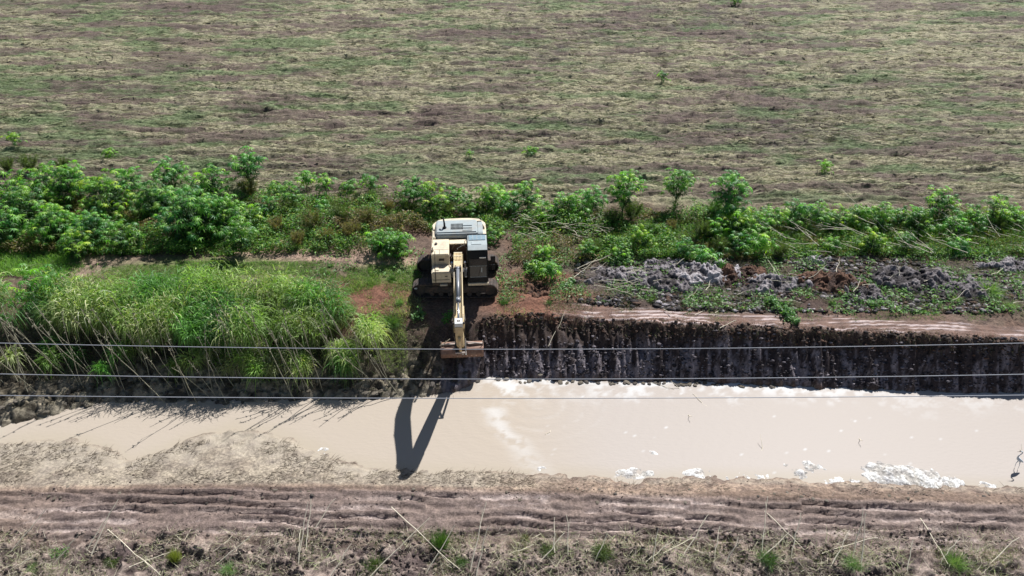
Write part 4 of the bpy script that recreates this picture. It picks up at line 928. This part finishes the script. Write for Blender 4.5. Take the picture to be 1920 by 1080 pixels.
# ---- stalks one can count
def stalk_mesh(seed, L, r, bend=.15):
    rs = np.random.RandomState(seed); b1 = rs.uniform(-bend, bend, 2); p = [(0, 0, -.1)]
    for i in range(1, 7): t = i / 6; p.append((b1[0] * t * t * L + rs.normal() * .02 * L, b1[1] * t * L + rs.normal() * .012 * L, L * t))
    prt = [tube_arrays(p, r, r * .45, 5)]
    if seed % 2: q = np.array(p[4]); prt.append(tube_arrays([q, q + (rs.uniform(-.25, .25) * L * .4, .02, L * .14), q + (rs.uniform(-.3, .3) * L * .4, .03, L * .24)], r * .5, r * .25, 4))
    v, f, c = join(prt); return v, f
def stalk_set(name, n, seeds, L, r, m, bend=.15):
    ms = []
    for s in seeds: v, f = stalk_mesh(s, L, r, bend); o = mk(name, v, f, M[m], link=False, smooth=True); ms.append(o.data); bpy.data.objects.remove(o)
    return ms
sm = []
for s_ in range(60, 68):
    v, f = stalk_mesh(s_, 1.0, .0165, .3); rs = np.random.RandomState(s_); k = rs.randint(4, 16); tt = rs.uniform(.62, 1.0, k); q = int(len(v) / 5)
    ctr = v[:35].reshape(7, 5, 3).mean(1); base = np.stack([np.interp(tt, np.arange(7) / 6, ctr[:, a_]) for a_ in range(3)], 1)
    bl = blade_arrays(base, unit(cone_dirs(k, .3, 1.0) + [[0, 0, .1]]), rs.uniform(.06, .14, k), .026, .5, pal(k, [(.3, .27, .18)]), 2)
    vv, ff, cc = join([(v, f, np.ones((len(v), 3)) * .3), bl]); o = mk('bare_stalk', vv, ff, M['greystem'], link=False); sm.append(o.data); bpy.data.objects.remove(o)
def stalk(name, ms, i, loc, lean, az, sc, label, cat, group):
    o = bpy.data.objects.new(name, ms[i % len(ms)]); COL.objects.link(o); o.location = loc
    dv = Vector((math.sin(az) * math.sin(lean), math.cos(az) * math.sin(lean), math.cos(lean))); o.rotation_euler = dv.to_track_quat('Z', 'Y').to_euler(); o.scale = (1.0, 1.0, sc) if sc < 1.6 else (1.3, 1.3, sc)
    tag(o, label, cat, group); return o
for i in range(78):
    px = -20 + 770 * (i + random.random()) / 78; row = random.uniform(712, 757) - (20 if px < 150 else 0) + (15 if px < 100 else 0)
    x, y, z = G(px, row)
    stalk('bare_stalk', sm, i, (float(x), float(y), z), random.uniform(.12, .45), random.uniform(-2.1, -.3), random.uniform(2.2, 4.3), 'thin bare grey stalk leaning left out of the mud below the reeds', 'stalk', 'bare stalks below the reeds')
fg = stalk_set('dry_stalk', 0, range(80, 88), 1.0, .023, 'palestem', .2)
NUM = ORD + [a_ + b_2 for a_ in ('twenty-', 'thirty-') for b_2 in ('first', 'second', 'third', 'fourth', 'fifth', 'sixth', 'seventh', 'eighth', 'ninth')][2:]
st_ = [(690, 1085, 800, 965), (745, 965, 860, 1075), (880, 1080, 908, 940), (893, 1085, 912, 985), (800, 1075, 855, 985), (1600, 1040, 1622, 955), (1428, 1040, 1437, 930), (1440, 965, 1510, 1032), (1340, 1050, 1345, 985), (1484, 1045, 1497, 960), (1280, 1045, 1330, 965), (1425, 1050, 1480, 1000),
       (1615, 1070, 1622, 960), (1550, 1035, 1640, 1000), (1560, 1060, 1595, 995), (1765, 1055, 1795, 1005), (1590, 1000, 1660, 1045), (1730, 980, 1780, 1060), (1065, 1040, 1066, 965), (1040, 1040, 1035, 970), (1225, 1055, 1230, 990), (1240, 1040, 1300, 1000), (560, 1060, 575, 940), (170, 1045, 205, 945), (20, 1030, 90, 955),
       (165, 1030, 222, 935), (575, 1030, 580, 935), (585, 1000, 620, 930), (560, 1045, 560, 990), (210, 1000, 300, 1080), (20, 1070, 60, 1040), (410, 1055, 480, 1000), (380, 1050, 440, 1010), (250, 1060, 330, 1025), (1230, 1000, 1330, 1040), (1200, 1060, 1260, 1010), (1360, 1060, 1390, 1010), (1700, 1075, 1710, 1010), (1850, 1065, 1900, 1000), (1115, 1055, 1140, 1000),
       (1010, 1060, 1060, 1000), (930, 1050, 1000, 1020), (960, 1030, 1030, 985), (620, 1080, 660, 1020), (100, 1060, 150, 1000)]
st_.sort(); cn = {'upright': 0, 'fallen': 0}
for i, (xa, ra, xb, rb) in enumerate(st_):
    x, y, z = G(xa, ra); A = Vector((float(x), float(y), z)); up = ra - rb
    # second end: rises when the stalk runs up the picture, lies low when it runs along the ground
    zz = z + (abs(up) / 52 * .62 if up > abs(xb - xa) * .7 else .12 + .1 * random.random())
    x2, y2 = P(xb, rb, zz); Bv = Vector((float(x2), float(y2), zz)); dv = Bv - A
    o = bpy.data.objects.new('dry_stalk', fg[i % 8]); COL.objects.link(o); o.location = A; o.rotation_euler = dv.to_track_quat('Z', 'Y').to_euler(); o.scale = (1, 1, dv.length)
    if up <= abs(xb - xa) * .7: o.scale = (.8, .8, dv.length)
    kind = 'upright' if up > abs(xb - xa) * .7 else 'fallen'
    q_ = NUM[cn[kind]]; cn[kind] += 1
    tag(o, '%s pale dry stalk in the litter of the near bank, %s' % (kind, q_ + (' from the left' if q_ != 'leftmost' else '')), 'stalk', '%s dry stalks on the near bank' % kind)
# pulled out stems lying in the brush on the right and behind the machine
lm = stalk_set('fallen_stem', 0, range(90, 98), 1.0, .014, 'palestem', .3)
def lying(n, x0, x1, r0, r1, az, L, label, group):
    for i in range(n):
        px, row = random.uniform(x0, x1) if n > 22 else x0 + (x1 - x0) * (i + random.random() * .8) / n, random.uniform(r0, r1); x, y, z = G(px, row)
        lab = label if n > 22 else label + ', %s' % (ORD[i] + (' from the left' if i else ''))
        a = az + random.gauss(0, .35)
        stalk('fallen_stem', lm, i, (float(x), float(y), z + random.uniform(.35, .9)), math.pi / 2 - random.uniform(-.15, .25), a, random.uniform(*L), lab, 'stem', group)
lying(75, 950, 1120, 395, 462, 2.0, (.5, 1.2), 'pale crooked stem in the pulled-out tangle behind the excavator', 'tangled stems behind the machine')
lying(110, 1440, 1940, 405, 490, -.9, (.8, 1.9), 'pale straight stem flattened in the brush on the far right', 'flattened stems on the right')
lying(14, 1075, 1190, 520, 560, 1.5, (.8, 1.8), 'long pale stem lying on the bank right of the tracks', 'stems on the bank')
lying(22, 1180, 1900, 520, 590, 1.2, (.4, 1.2), 'loose broken stem lying on the spoil ridge', 'stems on the spoil')
for xa, ra, xb, rb, lb in ((1310, 588, 1385, 547, 'lower of two parallel pale sticks lying at the edge of the cut'), (1345, 585, 1390, 553, 'shorter upper one of two parallel pale sticks at the edge'), (1405, 428, 1458, 530, 'long thin bent stem leaning down from the brush, left of its pair'), (1418, 430, 1470, 545, 'long thin bent stem leaning down from the brush, right of its pair'),
                           (1240, 635, 1280, 605, 'pale stick stuck in the upper wall of the cut'), (1340, 692, 1398, 642, 'long pale stick lying against the black cut wall'), (1030, 695, 1062, 640, 'thin curved stem hanging on the cut wall near the bucket')):
    x, y, z = G(xa, ra); x2, y2, z2 = G(xb, rb); A = Vector((float(x), float(y), z + .06)); Bv = Vector((float(x2), float(y2), z2 + .1)); dv = Bv - A
    o = bpy.data.objects.new('fallen_stem', lm[random.randrange(6)]); COL.objects.link(o); o.location = A; o.rotation_euler = dv.to_track_quat('Z', 'Y').to_euler(); o.scale = (1, 1, dv.length); tag(o, lb, 'stick')

# ---- cut castor branches, pulled tufts
def leafy_heap(name, px, row, L, Wd, n, cols, label, az=0.0, size=(.05, .11), cat='branch'):
    x, y, z = G(px, row); u = rnd(n, -.5, .5) * L; w = RS.normal(size=n) * Wd * .35 * (1 - np.abs(u / L)); ca, sa = math.cos(az), math.sin(az)
    lx, ly = u * ca - w * sa, u * sa + w * ca; lz = H(float(x) + lx, float(y) + ly) - z + np.abs(RS.normal(size=n)) * .14 + .03
    p = [flat_leaves(np.stack([lx, ly, lz], 1), rnd(n, *size), pal(n, cols, .25), .55)]
    t = tube_arrays([(-L / 2 * ca, -L / 2 * sa, float(H(float(x) - L / 2 * ca, float(y) - L / 2 * sa)[0]) - z + .1), (0, 0, .2), (L / 2 * ca, L / 2 * sa, float(H(float(x) + L / 2 * ca, float(y) + L / 2 * sa)[0]) - z + .12)], .015, .008, 4); t[2][:] = (.3, .3, .15)
    v, f, c = join(p + [t]); o = mk(name, v, f, M['foliage'], col=c); o.location = (float(x), float(y), z); tag(o, label, cat); return o
LG = [(.2, .34, .14), (.12, .26, .08), (.3, .42, .24), (.08, .18, .06)]
leafy_heap('cut_branch', 1462, 578, 1.5, .7, 420, LG, 'wilting light green cut branch hanging down over the lip of the cut', -1.0)
leafy_heap('cut_branch', 1482, 600, .9, .4, 180, LG, 'lower tip of the wilting green branch, dangling at the wall top', -1.0)
leafy_heap('cut_branch', 1010, 500, 1.5, 1.1, 380, LG, 'heap of pale wilted castor leaves right of the excavator tracks', .3, (.06, .13))
leafy_heap('cut_branch', 1062, 535, 1.1, .5, 150, LG, 'small wilted branch lying on the red soil between tracks and spoil', .8)
leafy_heap('cut_branch', 1165, 492, 1.2, .6, 170, LG, 'pale leafy branch dropped just left of the grey clay heap', .2)
leafy_heap('cut_branch', 1640, 572, .8, .4, 120, LG, 'small leafy sprig on the bank between dark heap and streaked strip', .2)
leafy_heap('cut_branch', 785, 598, .7, .4, 110, LG, 'pale leafy sprig at the bank edge left of the boom', .6)
leafy_heap('yellow_vine', 258, 660, .8, .5, 110, [(.4, .45, .05), (.3, .38, .06), (.16, .26, .06)], 'yellow leaved vine among bare stalks below the reeds', 1.2, (.04, .07), 'vine')
leafy_heap('green_sprig', 410, 690, 1.4, .9, 260, [(.14, .32, .07), (.1, .24, .05)], 'bright green sprig growing on the shaded slope below the reeds', -.9, (.04, .08), 'plant')
leafy_heap('green_sprig', 842, 597, .7, .5, 120, [(.1, .3, .05), (.07, .22, .04)], 'bright green weed in the shadow just left of the boom tip', 1.2, (.04, .08), 'plant')
leafy_heap('green_weed', 115, 1040, .6, .4, 160, [(.1, .22, .06), (.14, .26, .08)], 'small leafy green weed in the litter at lower left', .2, (.02, .045), 'plant')
def tuft(px, row, sc, cols, label, n=420, spread=1.0, L=(.3, .75), w=.016, droop=(.2, .9), cat='grass tuft', bias=(0, 0, 0)):
    x, y, z = G(px, row); d = unit(cone_dirs(n, 1, spread) + np.array([bias])); base = RS.normal(size=(n, 3)) * (.09, .09, 0) * sc
    v, f, c = join([blade_arrays(base, d, rnd(n, *L) * sc, w, rnd(n, *droop), pal(n, cols, .2), 3)]); o = mk('grass_tuft', v, f, M['blade'], col=c); o.location = (float(x), float(y), z - .02); tag(o, label, cat)
PG = [(.2, .32, .13), (.14, .26, .08), (.3, .38, .2)]
tuft(1850, 545, 1.5, PG, 'uprooted long green reed clump lying over the bank at far right', 520, 1.6, (.4, .9), .022, (.2, .8), bias=(.1, -.5, -.2))
tuft(1890, 575, 1.1, PG, 'smaller uprooted green clump beside the big one at the right edge', 300, 1.6, bias=(.3, -.4, -.1))
tuft(1790, 560, 1.0, PG, 'short green clump left of the big uprooted reed clump', 220, 1.6, bias=(-.2, -.5, -.1))
tuft(735, 620, 1.5, GRN, 'rounded wispy green grass clump at the bank edge between reeds and boom', 800, 1.2, (.4, .8), .014)
tuft(690, 628, 1.4, GRN, 'wispy green grass clump where the reeds end', 700, 1.2, (.4, .8), .014)
tuft(660, 600, 1.2, PG, 'light green grass clump behind the end of the reeds', 400, 1.0)
tuft(750, 570, .8, PG, 'pale green tuft at the left edge of the machine shadow', 350, .8, (.3, .7), .014, (.2, .6))
tuft(735, 525, .8, GRN, 'dark green tuft on the verge left of the rear track', 300, .9)
tuft(945, 568, .7, GRN, 'small green tuft touching the right end of the front track', 250, 1.2)
tuft(1030, 568, .5, GRN, 'tiny green tuft on red soil right of the machine', 160, 1.2)
tuft(1222, 565, .8, OLV, 'olive grass mound at the head of the streaked strip', 350, 1.5)
tuft(1300, 555, .6, OLV + TAN, 'olive and tan tuft in front of the white clay heap', 260, 1.4)
tuft(1560, 570, .6, GRN, 'green tuft at the foot of the red-brown spoil', 240, 1.3)
tuft(827, 1022, 1.3, GRN, 'bright green bushy tuft in the middle of the near bank litter', 600, .7, (.3, .7), .01, (.05, .3))
tuft(865, 1055, .75, GRN, 'low dark green tuft right of the bright one in the foreground', 420, 1.2, (.2, .6), .01)
tuft(330, 1050, .8, [(.25, .28, .06), (.3, .32, .1), (.18, .22, .05)], 'yellow green upright tuft in the foreground at lower left', 500, .4, (.4, .9), .009, (0, .15))
tuft(60, 1065, .7, PG, 'flattened light green tuft in the lower left corner', 350, 1.8, (.3, .7), .01, bias=(.6, 0, -.2))
tuft(1790, 1060, 1.2, PG, 'spiky green tuft in the litter at lower right', 380, 1.3, (.3, .8), .01, (0, .3))
tuft(1600, 1060, 1.2, PG, 'small green tuft between the standing stalks at lower right', 260, 1.3, (.3, .7), .01)
tuft(1030, 1035, 1.2, OLV, 'olive tuft left of the middle foreground stalks', 260, 1.3, (.3, .7), .01)
tuft(1130, 1040, 1.3, OLV, 'olive green tuft right of the middle of the foreground litter', 380, 1.4, (.25, .6), .013)
tuft(1440, 1050, 1.3, GRN, 'green tuft around the foot of a tall pale stalk at lower right', 420, 1.2, (.25, .6), .013)
tuft(700, 1062, 1.3, OLV, 'dull olive tuft left of the crossed stalks', 380, 1.3, (.25, .6), .013)
tuft(430, 1070, .9, PG, 'pale green tuft at the bottom edge right of the yellow one', 360, 1.5, (.25, .7), .013)
tuft(210, 1055, .85, OLV, 'olive tuft between the yellow tuft and the corner', 360, 1.3, (.25, .6), .013)
tuft(985, 1010, .5, TAN + OLV, 'dead brown and olive tuft on the edge of the smeared track', 340, 1.2, (.25, .7), .013)
tuft(620, 500, .6, GRN, 'dark green weed at the right end of the pale path', 260, .9)

# ---- spoil heaps, clay foam banks, clods
def mound(name, px, row, w_px, h, depth, cols, label, cat, m='heap', z0=None, seed=0, rough=.34, wetv=.2, res=80, freq=3.4, edge=.55, flat=False, group=None):
    x, y, z = G(px, row)
    if z0 is not None: x, y = P(px, row, z0); z = z0
    x, y = float(x), float(y); wm = w_px / PXS(y, z) / 2
    u = np.linspace(-1.25, 1.25, res * 2); v = np.linspace(-1.25, 1.25, res); U, Vv = np.meshgrid(u, v); LX, LY = U * wm, Vv * depth
    r = np.hypot(U, Vv) + edge * (fbm(LX * 1.1 + seed, LY * 1.1, seed + 5, 4) - .5)
    body = np.sqrt(np.clip(1 - r, 0, 1)) * h; nz = fbm(LX * freq, LY * freq, seed + 9, 5, .62); cl = np.abs(fbm(LX * freq * .6, LY * freq * .6, seed + 15, 4) - .5) * 2
    ht = body * (.55 + .9 * cl) + (nz - .5) * rough * 1.7 * np.clip(body / (h * .5), 0, 1) - .12 * ss(.9, 1.15, r)
    g = H(x + LX, y + LY) if z0 is None else z0
    if z0 is None: g = H((x + LX).ravel(), (y + LY).ravel()).reshape(LX.shape)
    zz = g + ht - .02 - .1 * ss(1.0, 1.1, r)
    sel = ss(.42, .60, nz * .8 + cl * .35)[..., None]; c = mix(np.array(cols[0]), np.array(cols[1]), sel)
    keep = r < 1.12; idx = np.arange(U.size).reshape(U.shape)
    q = np.stack([idx[:-1, :-1], idx[:-1, 1:], idx[1:, 1:], idx[1:, :-1]], -1).reshape(-1, 4); kk = keep[:-1, :-1] & keep[1:, 1:] & keep[:-1, 1:] & keep[1:, :-1]; q = q[kk.ravel()]
    if len(q) == 0: return
    us = np.unique(q); rm_ = -np.ones(U.size, int); rm_[us] = np.arange(len(us)); Vx = np.stack([LX, LY, zz - z], -1).reshape(-1, 3)[us]; cc = np.concatenate([np.clip(c, 0, 1), np.full(U.shape + (1,), wetv)], -1).reshape(-1, 4)[us]
    o = mk(name, Vx, [rm_[q]], M[m], col=cc); o.location = (x, y, z); tag(o, label, cat, group); return o
GC = [(.07, .06, .064), (.30, .275, .29)]; GW = [(.13, .115, .12), (.48, .45, .47)]; DG = [(.045, .038, .04), (.2, .18, .19)]; RD = [(.055, .03, .022), (.15, .078, .05)]  # pale tones of the grey clays include the wet sheen on lit lumps
hp = [(1165, 518, 100, .45, .8, GC, 'low grey clay heap nearest the machine at the start of the spoil ridge'), (1245, 530, 130, .55, .8, DG, 'dark grey clay heap just left of the whitish one'), (1315, 515, 150, .62, .9, GW, 'whitish grey cracked clay heap, palest of the spoil ridge'),
      (1390, 520, 80, .6, .8, RD, 'red brown soil heap between whitish clay and dark grey clay'), (1450, 535, 130, .6, .8, GC, 'dark and light grey clay heap right of the red one'), (1532, 487, 55, .25, .4, GW, 'small white clay patch up in the brush on the right'),
      (1560, 535, 110, .7, .8, RD, 'red brown soil heap with a steep dark right side'), (1625, 550, 80, .4, .6, DG, 'small dark clay heap between red soil and the big dark heap'), (1720, 530, 150, .75, .9, DG, 'largest dark grey clay heap with black shaded front'),
      (1800, 545, 120, .4, .7, DG, 'low dark heap behind the uprooted reed clump'), (1900, 500, 90, .35, .6, GC, 'light grey clay heap at the right edge of the ridge'), (1245, 500, 80, .4, .5, GC, 'pale grey crumbly clay behind the dark heap'),
      (1000, 540, 110, .22, .6, RD, 'low red soil swell right of the rear track')]
for i, (a, r0, w, h, dp, cc, lb) in enumerate(hp): mound('spoil_heap', a, r0, w * 1.2, h, dp * 1.15, cc, lb, 'soil heap', seed=800 + 31 * i, freq=2.8, rough=.38, edge=1.3)
WF = [(.38, .36, .335), (.62, .62, .61)]
fo = [(1310, 888, 90, .16, .45, 'grey white clay bank, left of the three at the near waterline'), (1515, 886, 95, .22, .55, 'middle white clay bank at the near waterline'), (1685, 890, 125, .3, .75, 'largest white clay bank with grey cracks at the near waterline'),
      (1750, 906, 100, .16, .4, 'white clay tongue trailing right of the largest bank'), (1590, 905, 110, .1, .3, 'low white clay rim between the middle and largest banks'), (1850, 914, 140, .1, .3, 'thin white clay rim along the shore at the right edge'),
      (1190, 888, 60, .14, .3, 'small pale clay lump at the shore near the middle'), (1010, 880, 50, .1, .3, 'small pale foam patch at the shore, middle left'), (1225, 849, 46, .12, .28, 'rectangular white clay raft floating in open water'), (1167, 824, 15, .07, .14, 'tiny white clay raft floating above the rectangular one'),
      (605, 850, 22, .1, .5, 'small white foam streak at the end of the silt spit'), (1780, 915, 60, .12, .3, 'white clay crumbs right below the clay tongue'), (1400, 895, 80, .08, .25, 'faint white clay rim between left and middle banks')]
for i, (a, r0, w, h, dp, lb) in enumerate(fo): mound('clay_bank', a, r0, w * .95, h * .55, dp * .9, WF, lb, 'clay bank', 'foam', z0=WZ - .01, seed=1400 + 37 * i, freq=3.6, rough=.07, wetv=.3, res=60, edge=2.0)
cm = []
for k in range(6):
    bm = bmesh.new(); bmesh.ops.create_icosphere(bm, subdivisions=2, radius=1); rs = np.random.RandomState(k)
    cs = np.array([v.co[:] for v in bm.verts]); nn = fbm(cs[:, 0] * 1.4 + cs[:, 2] * 2 + 7 * k, cs[:, 1] * 1.4 + 3, 900 + k, 3) * .9 + .55
    for v, s in zip(bm.verts, nn): v.co *= float(s); v.co.z *= .6
    me = bpy.data.meshes.new('mud_clod'); bm.to_mesh(me); bm.free(); me.materials.append(mat_plain('drying_mud_%d' % k, ((.1, .083, .06), (.06, .05, .042), (.13, .11, .085))[k % 3], .85, var=.3, scale=5, bs=.5)); cm.append(me)
def clod(i, px, row, s, label, group, z=None, cat='clod', name='mud_clod'):
    x, y, zz = G(px, row)
    if z is not None: x, y = P(px, row, z)
    o = bpy.data.objects.new(name, cm[i % 6]); COL.objects.link(o); o.location = (float(x), float(y), (zz if z is None else z) + .2 * s)
    o.rotation_euler = (0, 0, random.uniform(0, 6.28)); o.scale = (s * random.uniform(.9, 1.7), s, s * random.uniform(.45, .8)); tag(o, label, cat, group)
for i in range(120):
    px = -10 + 900 * (i + random.random()) / 120; row = float(np.interp(px, [0, 110, 200, 400, 700, 800, 860, 905], [800, 778, 756, 755, 750, 745, 732, 712])) - random.uniform(-2, 22) * (1 if px > 150 else 1.8)
    clod(i, px, row, random.uniform(.05, .15), 'wet brown mud clod at the foot of the left slope by the waterline', 'mud clods along the left waterline')
for i in range(90):
    px = random.uniform(880, 1920); x = float(P(px, 715, WZ)[0]); clod(i, px, 716 + (px - 900) * .018 - random.uniform(0, 6), random.uniform(.05, .12), 'crumbled dark clay clod at the foot of the cut wall', 'clods under the cut wall', z=WZ)
clod(2, 1012, 720, .13, 'dark clod standing in the foamy water below the cut wall', None)
for i in range(60):
    clod(i, random.uniform(0, 1900), random.uniform(905, 935) + 8, random.uniform(.03, .07), 'small brown clod on the near shore above the smeared track', 'small clods on the near shore')
# odd twigs standing in or floating on the water
tw = [(870, 790, 878, 814), (1033, 806, 1030, 812), (1428, 845, 1434, 822), (1290, 778, 1293, 785), (897, 912, 898, 888), (1410, 885, 1425, 905), (1740, 765, 1705, 740), (1330, 765, 1295, 738), (1830, 715, 1860, 722), (1610, 822, 1612, 830), (1912, 845, 1920, 838), (300, 830, 330, 790), (40, 780, 48, 755), (1195, 712, 1265, 722), (1275, 730, 1262, 715)]
for i, (xa, ra, xb, rb) in enumerate(tw):
    x, y = P(xa, ra, WZ); x2, y2 = P(xb, rb, WZ + .12); A = Vector((float(x), float(y), WZ - .01)); dv = Vector((float(x2), float(y2), WZ + .12)) - A
    o = bpy.data.objects.new('floating_twig', lm[i % 6]); COL.objects.link(o); o.location = A; o.rotation_euler = dv.to_track_quat('Z', 'Y').to_euler(); o.scale = (1, 1, dv.length); tag(o, 'thin dark twig sticking out of the muddy water', 'twig', 'twigs in the water')
